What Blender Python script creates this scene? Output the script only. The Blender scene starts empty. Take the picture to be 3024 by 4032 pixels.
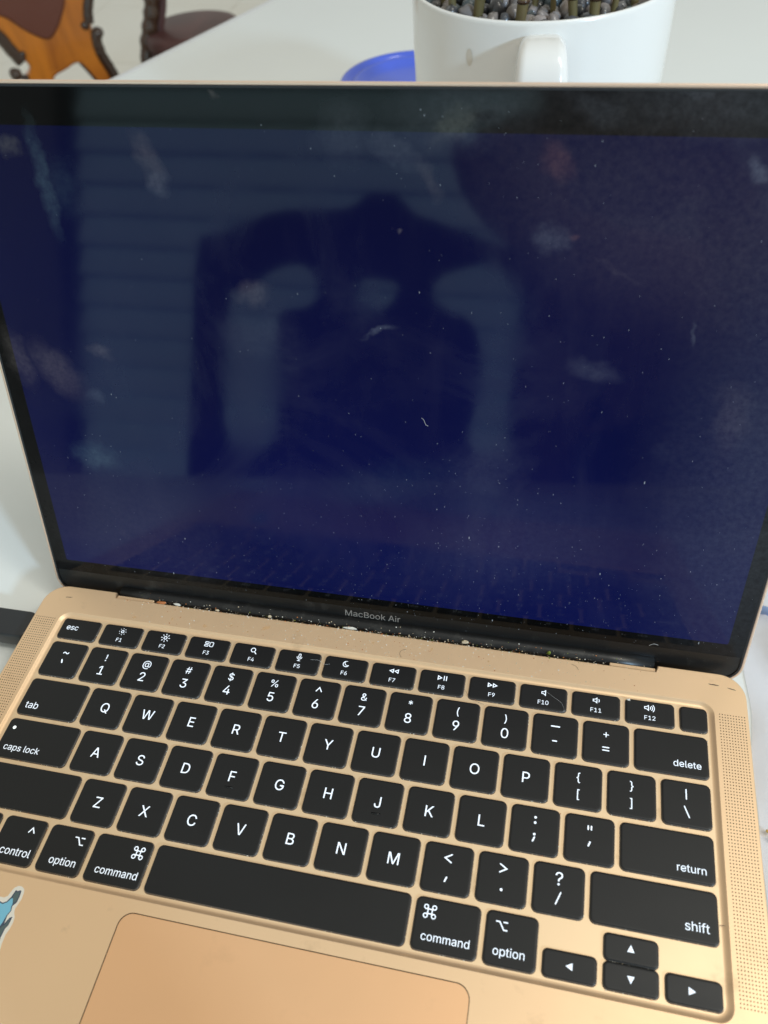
import bpy, bmesh, math, random
from mathutils import Vector, Matrix
from mathutils import noise as mnoise
R = math.radians
MM = 0.001
S = bpy.context.scene
COL = S.collection
random.seed(7)

# ------------------------------------------------------------------ camera
CAMPOS = Vector((64.104, -124.226, 290.664))
cam_d = bpy.data.cameras.new('camera')
cam = bpy.data.objects.new('camera', cam_d); COL.objects.link(cam)
r_ = Vector((0.97715566, 0.20019387, -0.07133886)); d_ = Vector((0.10534107, -0.74777605, -0.65554118)); f_ = Vector((-0.18458082, 0.63305087, -0.75178223))
m = Matrix(((r_.x, -d_.x, -f_.x, CAMPOS.x*MM), (r_.y, -d_.y, -f_.y, CAMPOS.y*MM), (r_.z, -d_.z, -f_.z, CAMPOS.z*MM), (0, 0, 0, 1)))
cam.matrix_world = m
cam_d.sensor_fit = 'VERTICAL'; cam_d.sensor_height = 24.0; cam_d.sensor_width = 18.0
cam_d.lens = 24.0*3139.2/4032.0
cam_d.clip_start = 0.005; cam_d.clip_end = 60
cam_d.dof.use_dof = True; cam_d.dof.focus_distance = 0.325; cam_d.dof.aperture_fstop = 8.0
S.camera = cam

# ------------------------------------------------------------------ light
S.view_settings.view_transform = 'Standard'; S.view_settings.look = 'None'
S.view_settings.exposure = 0.0; S.view_settings.gamma = 1.0
W = bpy.data.worlds.new('World'); S.world = W; W.use_nodes = True
bg = W.node_tree.nodes['Background']; bg.inputs[0].default_value = (0.79, 0.80, 0.74, 1); bg.inputs[1].default_value = 0.64

def area(name, loc, target, size, power, col, sy=None):
    l = bpy.data.lights.new(name, 'AREA'); l.energy = power; l.color = col; l.size = size
    if sy: l.shape = 'RECTANGLE'; l.size_y = sy
    o = bpy.data.objects.new(name, l); COL.objects.link(o); o.location = loc
    o.rotation_euler = (Vector(target)-Vector(loc)).to_track_quat('-Z', 'Y').to_euler()
    return o
area('window_light', (1.84, -1.25, 1.05), (0.04, 0.30, 0.08), 0.16, 38, (0.52, 0.76, 1.0))
area('room_lamp', (1.10, -0.03, 1.45), (0.05, 0.05, 0), 0.26, 6, (1.0, 0.95, 0.84))
area('ceiling_lamp', (0.85, 0.05, 2.2), (0.0, 0.1, 0), 0.6, 11.5, (1.0, 0.97, 0.88))

# ------------------------------------------------------------------ materials
def mat(name, col=(.5, .5, .5), rough=.5, metal=0., spec=.5, coat=0., coat_r=.1, emit=None, es=0., trans=0., ior=1.5, alpha=1.):
    M = bpy.data.materials.new(name); M.use_nodes = True
    b = M.node_tree.nodes['Principled BSDF']
    b.inputs['Base Color'].default_value = (*col, 1); b.inputs['Roughness'].default_value = rough
    b.inputs['Metallic'].default_value = metal; b.inputs['Specular IOR Level'].default_value = spec
    b.inputs['Coat Weight'].default_value = coat; b.inputs['Coat Roughness'].default_value = coat_r
    b.inputs['IOR'].default_value = ior; b.inputs['Transmission Weight'].default_value = trans
    b.inputs['Alpha'].default_value = alpha
    if emit: b.inputs['Emission Color'].default_value = (*emit, 1); b.inputs['Emission Strength'].default_value = es
    return M
class N:
    """small node helper"""
    def __init__(s, M): s.M = M; s.t = M.node_tree; s.b = s.t.nodes['Principled BSDF']; s.co = s.t.nodes.new('ShaderNodeTexCoord').outputs['Object']
    def n(s, ty, **k):
        q = s.t.nodes.new(ty)
        for a, v in k.items():
            if a.startswith('i_'):
                key = a[2:].replace('_', ' '); q.inputs[int(key) if key.isdigit() else key].default_value = v
            else: setattr(q, a, v)
        return q
    def l(s, a, b): s.t.links.new(a, b)
    def noise(s, scale, detail=4, rough=.55, co=None, stretch=None, dist=0.):
        q = s.n('ShaderNodeTexNoise'); q.inputs['Scale'].default_value = scale; q.inputs['Detail'].default_value = detail; q.inputs['Roughness'].default_value = rough
        q.inputs['Distortion'].default_value = dist
        c = co or s.co
        if stretch:
            mp = s.n('ShaderNodeMapping'); mp.inputs['Scale'].default_value = stretch[:3]
            if len(stretch) > 3: mp.inputs['Rotation'].default_value = (0, 0, stretch[3])
            s.l(c, mp.inputs[0]); c = mp.outputs[0]
        s.l(c, q.inputs['Vector']); return q.outputs['Fac']
    def ramp(s, f, a, b, c0=(0, 0, 0), c1=(1, 1, 1)):
        q = s.n('ShaderNodeValToRGB'); e = q.color_ramp.elements
        e[0].position = a; e[1].position = b; e[0].color = (*c0, 1); e[1].color = (*c1, 1)
        s.l(f, q.inputs[0]); return q.outputs[0]
    def mix(s, f, a, b, mode='MIX'):
        q = s.n('ShaderNodeMix'); q.data_type = 'RGBA'; q.blend_type = mode
        for k, v in ((0, f), (6, a), (7, b)):
            if isinstance(v, (int, float)): q.inputs[k].default_value = v
            elif isinstance(v, tuple): q.inputs[k].default_value = (*v, 1) if len(v) == 3 else v
            else: s.l(v, q.inputs[k])
        return q.outputs[2]
    def math(s, op, a, b=0.):
        q = s.n('ShaderNodeMath'); q.operation = op
        for k, v in ((0, a), (1, b)):
            if isinstance(v, (int, float)): q.inputs[k].default_value = v
            else: s.l(v, q.inputs[k])
        return q.outputs[0]
    def bump(s, f, strength, dist=.0005):
        q = s.n('ShaderNodeBump'); q.inputs['Strength'].default_value = strength; q.inputs['Distance'].default_value = dist
        s.l(f, q.inputs['Height']); s.l(q.outputs[0], s.b.inputs['Normal']); return q
    def set(s, name, o): s.l(o, s.b.inputs[name])

def gold(name, col, rough, dirt=.35):
    M = mat(name, col, rough, metal=.55, spec=.5); n = N(M)
    big = n.noise(9, 3); fine = n.noise(3500, 2); grime = n.noise(60, 5, .65)
    c = n.mix(n.ramp(big, .3, .75), col, tuple(v*.93 for v in col))
    c = n.mix(n.math('MULTIPLY', n.ramp(grime, .60, .78), dirt), c, (.36, .23, .12))
    n.set('Base Color', c)
    r = n.math('ADD', n.math('MULTIPLY', grime, .16), rough-.08); n.set('Roughness', r)
    n.bump(fine, .16, .00003)
    return M
M_body = gold('champagne_aluminium', (.96, .665, .40), .44)
M_floor = gold('keyboard_tray_aluminium', (.98, .72, .45), .46, .4)
M_pad = gold('trackpad_glass', (.98, .585, .315), .44, .12)
M_rim = gold('lid_aluminium', (.86, .63, .47), .36, .1)
M_hole = mat('speaker_hole_brown', (.10, .05, .028), .8)
M_groove = mat('groove_brown', (.13, .065, .038), .7)

M_key = mat('black_key_plastic', (.007, .007, .007), .42, spec=.42)
n = N(M_key)
gm = n.noise(140, 4, .6, stretch=(1, .35, 1, .5)); oi = n.noise(38, 3)
n.set('Roughness', n.math('ADD', n.math('MULTIPLY', oi, .26), .30))
sm = n.math('MULTIPLY', n.ramp(gm, .64, .80), .15)
n.set('Base Color', n.mix(sm, (.0075, .0075, .0075), (.20, .19, .17)))
n.bump(n.noise(4200, 2), .10, .00003)
M_keyside = mat('key_side_plastic', (.085, .082, .078), .28, spec=.6)  # lighter than the cap: edge highlight and wear put into the colour
M_leg = mat('backlit_legend', (.75, .80, .88), .5, emit=(.80, .90, 1.0), es=.62)
M_led = mat('caps_lock_window', (.8, .85, .85), .5, emit=(.9, 1.0, .98), es=.75)
M_bumpbar = mat('homing_bar_plastic', (.004, .004, .004), .25)

SMEAR_HAZE = [(-114.5, 175.0, 2.9, 17.1, 4, 0.8, 0), (-107.7, 173.7, 6.4, 9.3, 1, 0.35, 0), (-74.3, 182.6, 3.7, 9.0, 27, 0.55, 1), (-71.0, 175.5, 3.7, 3.3, 1, 0.45, 2), (-142.4, 109.1, 5.5, 12.1, 14, 0.7, 1), (-126.2, 104.6, 7.0, 13.3, 38, 0.8, 1), (-105.7, 113.3, 4.4, 2.7, -16, 0.7, 1), (-112.3, 94.3, 3.7, 2.9, 4, 0.5, 2), (-118.0, 67.4, 9.6, 5.9, -5, 0.8, 0), (-41.5, 140.0, 5.9, 4.0, 3, 0.7, 1), (4.2, 129.2, 6.6, 1.3, 27, 0.8, 2), (60.1, 162.0, 5.7, 4.5, 2, 0.6, 2), (81.8, 153.7, 13.5, 1.7, -31, 0.45, 1), (79.0, 120.3, 9.1, 3.3, -11, 0.45, 2), (59.8, 184.9, 6.0, 3.9, -44, 0.75, 3), (66.4, 163.4, 1.7, 1.4, 2, 0.7, 3), (117.0, 183.5, 3.2, 4.3, 32, 1.0, 2), (-6.1, 191.4, 8.9, 8.6, 0, 0.3, 2), (9.4, 187.7, 10.3, 4.5, -24, 0.4, 2), (-48.2, 202.3, 1.9, 0.8, 0, 0.7, 1), (21.3, 179.3, 2.1, 8.1, 29, 0.35, 1), (107.1, 91.6, 6.8, 5.4, 5, 0.25, 2), (108.3, 135.1, 1.1, 4.3, 13, 0.7, 2), (44.7, 79.4, 15.5, 11.6, 26, 0.3, 2), (70.7, 199.9, 11.7, 4.8, -20, 0.35, 2), (96.1, 203.7, 7.4, 1.9, -15, 0.7, 2), (125.3, 107.4, 5.8, 11.9, 5, 0.35, 1), (27.9, 194.5, 8.4, 3.8, 35, 0.5, 4), (-40.2, 125.3, 16.0, 8.7, 3, 0.2, 2), (-129.8, 27.9, 18.9, 10.3, 7, 0.25, 1), (-111.5, 29.1, 3.2, 2.5, 7, 0.5, 1), (93.1, 157.8, 8.2, 12.7, 20, 0.3, 1), (8.6, 69.4, 25.8, 8.2, 16, 0.2, 0), (-125.9, 185.9, 5.0, 3.9, 1, 0.8, 4), (11.0, 163.3, 0.9, 0.9, 2, 0.9, 1), (146, 85, 40, 95, 0, .50, 2), (95, 172, 60, 32, -15, .42, 1), (30, 198, 22, 10, 10, .3, 2), (110, 202, 45, 9, 0, .4, 2), (-105, 30, 50, 30, -20, .28, 1), (60, 45, 45, 22, 15, .25, 2)]
def glass(name, base, emit, es):
    M = mat(name, base, .045, spec=.5, ior=1.27, emit=emit, es=es); n = N(M)
    # greasy finger prints and wiped smears left on the glass: thin milky films, each at its own place; the broad ones at right and top paint in a bright haze
    sp = n.n('ShaderNodeSeparateXYZ'); n.l(n.co, sp.inputs[0])
    x = n.math('MULTIPLY', sp.outputs[0], 1000.); s = n.math('DIVIDE', n.math('SUBTRACT', n.math('MULTIPLY', sp.outputs[2], 1000.), 16.), math.cos(.3157))
    cb = n.n('ShaderNodeCombineXYZ'); n.l(x, cb.inputs[0]); n.l(s, cb.inputs[1])
    wob = n.n('ShaderNodeTexNoise'); wob.inputs['Scale'].default_value = .13; wob.inputs['Detail'].default_value = 4; n.l(cb.outputs[0], wob.inputs['Vector'])
    off = n.n('ShaderNodeVectorMath'); off.operation = 'MULTIPLY_ADD'; n.l(wob.outputs['Color'], off.inputs[0]); off.inputs[1].default_value = (9, 9, 0)
    ad = n.n('ShaderNodeVectorMath'); ad.operation = 'ADD'; n.l(cb.outputs[0], ad.inputs[0]); ad.inputs[1].default_value = (-4.5, -4.5, 0); n.l(ad.outputs[0], off.inputs[2])
    co = off.outputs[0]; acc = [None]*5
    for (cx, cs, rx, ry, an, st, cl) in SMEAR_HAZE:
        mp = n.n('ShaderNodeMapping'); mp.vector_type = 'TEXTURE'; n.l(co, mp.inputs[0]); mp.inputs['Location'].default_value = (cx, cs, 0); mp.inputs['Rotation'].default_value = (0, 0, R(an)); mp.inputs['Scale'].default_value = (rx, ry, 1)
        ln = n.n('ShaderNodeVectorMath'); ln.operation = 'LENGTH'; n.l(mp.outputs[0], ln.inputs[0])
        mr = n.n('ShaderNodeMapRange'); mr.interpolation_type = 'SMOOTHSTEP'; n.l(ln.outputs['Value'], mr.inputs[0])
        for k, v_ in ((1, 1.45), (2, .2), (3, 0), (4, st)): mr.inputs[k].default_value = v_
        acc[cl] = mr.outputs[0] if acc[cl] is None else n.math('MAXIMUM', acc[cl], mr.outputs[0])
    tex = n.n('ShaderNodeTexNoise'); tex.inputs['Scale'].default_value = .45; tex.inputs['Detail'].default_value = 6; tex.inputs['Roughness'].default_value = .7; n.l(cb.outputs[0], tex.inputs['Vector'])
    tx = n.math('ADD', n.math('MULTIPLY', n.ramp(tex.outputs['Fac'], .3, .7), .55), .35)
    a = n.noise(13, 7, .66, dist=1.2); b_ = n.noise(5, 3); c_ = n.noise(60, 5, .6, stretch=(1, 1, .12), dist=.7)
    f = n.math('MULTIPLY', n.ramp(a, .48, .72), n.ramp(b_, .38, .62)); f2 = n.math('MULTIPLY', n.ramp(c_, .50, .85), n.ramp(b_, .32, .6))
    film = n.math('ADD', n.math('MULTIPLY', f, .016), n.math('MULTIPLY', f2, .012))
    col = n.mix(film, base, (.55, .52, .55))
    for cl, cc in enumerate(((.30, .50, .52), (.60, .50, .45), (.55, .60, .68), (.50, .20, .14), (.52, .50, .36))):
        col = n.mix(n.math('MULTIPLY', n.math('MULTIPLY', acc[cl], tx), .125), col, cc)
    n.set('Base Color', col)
    n.set('Roughness', n.math('ADD', n.math('MULTIPLY', f, .12), .055))
    return M
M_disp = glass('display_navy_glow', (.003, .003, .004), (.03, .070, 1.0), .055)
n = N(M_disp)
v = n.noise(7, 2, .5)
sz = n.n('ShaderNodeSeparateXYZ'); n.l(n.co, sz.inputs[0])
gr = n.n('ShaderNodeMapRange'); n.l(sz.outputs[2], gr.inputs[0])
for k_, v_ in ((1, .02), (2, .20), (3, 1.45), (4, .66)): gr.inputs[k_].default_value = v_
n.set('Emission Strength', n.math('MULTIPLY', n.math('ADD', n.math('MULTIPLY', v, .040), .015), gr.outputs[0]))
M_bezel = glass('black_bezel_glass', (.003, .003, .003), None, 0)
M_hinge = mat('black_hinge_plastic', (.012, .012, .012), .38)
n = N(M_hinge); n.set('Base Color', n.mix(n.math('MULTIPLY', n.ramp(n.noise(120, 5, .7), .55, .8), .12), (.009, .009, .009), (.3, .28, .24)))
M_gasket = mat('rubber_gasket', (.018, .020, .022), .45)
M_word = mat('wordmark_grey', (.42, .38, .34), .4, metal=.3)

M_table = mat('white_table_top', (.70, .71, .69), .22, spec=.5, coat=.3, coat_r=.08)
n = N(M_table)
w1 = n.noise(3.2, 3, .5); st = n.noise(11, 4, .5, stretch=(1, .22, 1, .45), dist=.6)
n.set('Base Color', n.mix(n.ramp(w1, .35, .7), (.78, .81, .79), (.74, .765, .75)))
n.bump(st, .25, .002)
M_tedge = mat('table_edge_white', (.72, .74, .76), .3)
M_ceramic = mat('white_ceramic', (.80, .79, .76), .22, spec=.5, coat=.4)
n = N(M_ceramic); n.set('Roughness', n.math('ADD', n.math('MULTIPLY', n.noise(40, 3), .15), .15)); n.bump(n.noise(30, 2), .1, .001)
M_stain = mat('tan_stain', (.66, .61, .53), .4)
M_blue = mat('blue_plastic', (.07, .13, .66), .22, spec=.6, coat=.3)
M_usb = mat('black_adapter_plastic', (.022, .024, .026), .38)
M_wrap = mat('clear_wrinkled_plastic', (.88, .88, .95), .14, spec=.8, alpha=.6)
M_pale = mat('pale_blue_plastic', (.30, .46, .85), .2, spec=.6)
M_crumb = mat('bread_crumb', (.62, .50, .34), .8)
M_crumbw = mat('pale_crumb', (.75, .72, .64), .8)
M_orange = mat('orange_crumb', (.50, .17, .05), .6)
M_green = mat('dried_herb_flake', (.20, .24, .03), .6)
M_dust = mat('dust_speck', (.36, .38, .42), .9)
M_hair = mat('dark_hair', (.06, .03, .02), .5)
M_lint = mat('white_lint', (.6, .6, .6), .9)
M_scuff = mat('scuff_mark', (.10, .05, .035), .8)
M_tan = mat('tan_residue', (.62, .38, .19), .7)
def wood(name, a, b, rough=.28):
    M = mat(name, a, rough, coat=.4); n = N(M)
    g = n.noise(7, 5, .6, stretch=(1.6, 1.6, .35), dist=.8)
    n.set('Base Color', n.mix(n.ramp(g, .35, .68), a, b)); return M
M_wood = wood('amber_varnished_wood', (.68, .21, .018), (.27, .065, .010))
M_dwood = wood('dark_carved_wood', (.045, .022, .012), (.085, .042, .022), .16)
M_leather = mat('brown_leather', (.145, .042, .022), .42); n = N(M_leather); n.bump(n.noise(90, 4), .3, .002)
M_mahog = wood('mahogany_wood', (.10, .036, .032), (.06, .024, .022), .5); M_mahog.node_tree.nodes['Principled BSDF'].inputs['Coat Weight'].default_value = .08
M_tile = mat('cream_floor_tile', (.80, .77, .66), .25); n = N(M_tile)
n.set('Base Color', n.mix(n.ramp(n.noise(2, 4), .3, .7), (.90, .88, .80), (.85, .82, .73)))
M_grout = mat('floor_grout', (.45, .43, .38), .9)
M_soil = mat('dark_gravel_bed', (.03, .028, .025), .9)
M_peb = []
for i, c in enumerate([(.045, .045, .05), (.08, .075, .072), (.14, .12, .11), (.025, .027, .03), (.06, .08, .09), (.20, .175, .17)]):
    q = mat('pebble_stone_%s' % 'abcdef'[i], c, .3, spec=.6, coat=.3); n = N(q)
    n.set('Base Color', n.mix(n.ramp(n.noise(160, 4), .4, .65), c, tuple(min(1, v*1.9) for v in c))); M_peb.append(q)
M_stem = mat('olive_brown_stem', (.15, .13, .035), .6); n = N(M_stem)
n.set('Base Color', n.mix(n.ramp(n.noise(60, 4, stretch=(1, 1, .2)), .4, .65), (.19, .155, .06), (.11, .065, .03)))
M_inner = mat('pot_inside_white', (.62, .66, .70), .3)

# ------------------------------------------------------------------ mesh helpers (all coordinates in millimetres)
def link(name, me, parent=None, mats=()):
    for q in mats: me.materials.append(q)
    o = bpy.data.objects.new(name, me); COL.objects.link(o)
    if parent is not None: o.parent = parent
    return o
def tag(o, label=None, cat=None, group=None, kind=None):
    if label: o['label'] = label
    if cat: o['category'] = cat
    if group: o['group'] = group
    if kind: o['kind'] = kind
    return o
def empty(name, loc=(0, 0, 0), label=None, cat=None, group=None, parent=None):
    o = bpy.data.objects.new(name, None); COL.objects.link(o); o.empty_display_size = .01
    o.location = Vector(loc)*MM
    if parent: o.parent = parent
    return tag(o, label, cat, group)
def mesh(name, V, F, smooth=False, mi=None, org=(0, 0, 0)):
    me = bpy.data.meshes.new(name); o = Vector(org)
    me.from_pydata([tuple((Vector(v)-o)*MM) for v in V], [], F)
    if smooth is True: me.polygons.foreach_set('use_smooth', [True]*len(me.polygons))
    elif smooth: me.polygons.foreach_set('use_smooth', list(smooth))
    if mi: me.polygons.foreach_set('material_index', list(mi))
    me.update(); return me
def rr(x0, x1, y0, y1, r, n=6):
    P = []
    for cx, cy, a0 in ((x1-r, y1-r, 0), (x0+r, y1-r, 90), (x0+r, y0+r, 180), (x1-r, y0+r, 270)):
        for i in range(n+1):
            a = R(a0+90*i/n); P.append((cx+r*math.cos(a), cy+r*math.sin(a)))
    return P
def rings(L, cap0=False, cap1=True, closed=True):
    """L: list of equal-length 3D rings -> V,F (list of quad strips) + end caps"""
    V = [p for r in L for p in r]; n = len(L[0]); F = []
    for k in range(len(L)-1):
        for i in range(n if closed else n-1):
            j = (i+1) % n; F.append((k*n+i, k*n+j, (k+1)*n+j, (k+1)*n+i))
    if cap0: F.append(tuple(range(n-1, -1, -1)))
    if cap1: F.append(tuple((len(L)-1)*n+i for i in range(n)))
    return V, F
def lift(P, z): return [(x, y, z) for x, y in P]
def fill2d(name, polys, z=0., org=(0, 0, 0)):
    """filled flat sheet with holes, from closed 2D outlines in mm"""
    c = bpy.data.curves.new(name, 'CURVE'); c.dimensions = '2D'; c.fill_mode = 'BOTH'; c.resolution_u = 1
    SC = 40.
    for P in polys:
        P = [p for i_, p in enumerate(P) if abs(p[0]-P[i_-1][0])+abs(p[1]-P[i_-1][1]) > 1e-5]
        s = c.splines.new('POLY'); s.points.add(len(P)-1); s.use_cyclic_u = True
        for i, (x, y) in enumerate(P): s.points[i].co = ((x-org[0])*SC, (y-org[1])*SC, 0, 1)
    o = bpy.data.objects.new(name, c); COL.objects.link(o)
    me = bpy.data.meshes.new_from_object(o.evaluated_get(bpy.context.evaluated_depsgraph_get()))
    bpy.data.objects.remove(o); bpy.data.curves.remove(c)
    for v in me.vertices: v.co = Vector((v.co.x/SC, v.co.y/SC, z-org[2]))*MM
    me.name = name; me.update()
    if me.polygons and sum(p.normal.z*p.area for p in me.polygons) < 0: me.flip_normals()
    return me
def tube(pts, rad, n=8, caps=True):
    """swept tube; rad = number or list; returns V,F"""
    P = [Vector(p) for p in pts]; L = []; up = None
    for i, p in enumerate(P):
        t = (P[min(i+1, len(P)-1)]-P[max(i-1, 0)]).normalized()
        if up is None: up = t.orthogonal().normalized()
        up = (up-t*up.dot(t)).normalized(); b = t.cross(up); r = rad[i] if isinstance(rad, (list, tuple)) else rad
        L.append([tuple(p+up*r*math.cos(2*math.pi*k/n)+b*r*math.sin(2*math.pi*k/n)) for k in range(n)])
    return rings(L, caps, caps)
def lathe(prof, c=(0, 0), n=48, cap0=False, cap1=False):
    L = [[(c[0]+r*math.cos(2*math.pi*k/n), c[1]+r*math.sin(2*math.pi*k/n), z) for k in range(n)] for r, z in prof]
    return rings(L, cap0, cap1)
def merge(parts):
    V, F = [], []
    for v, f in parts:
        o = len(V); V += list(v); F += [tuple(i+o for i in q) for q in f]
    return V, F
def blob(c, r, seed, sub=1, sq=(1, 1, 1), rough=.25):
    bm = bmesh.new(); bmesh.ops.create_icosphere(bm, subdivisions=sub, radius=1)
    V = []
    for v in bm.verts:
        k = 1+rough*mnoise.noise(v.co*1.3+Vector((seed*3.1, seed*1.7, seed)))*1.6
        V.append((c[0]+v.co.x*r*sq[0]*k, c[1]+v.co.y*r*sq[1]*k, c[2]+v.co.z*r*sq[2]*k))
    F = [tuple(v.index for v in f.verts) for f in bm.faces]; bm.free(); return V, F

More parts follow.
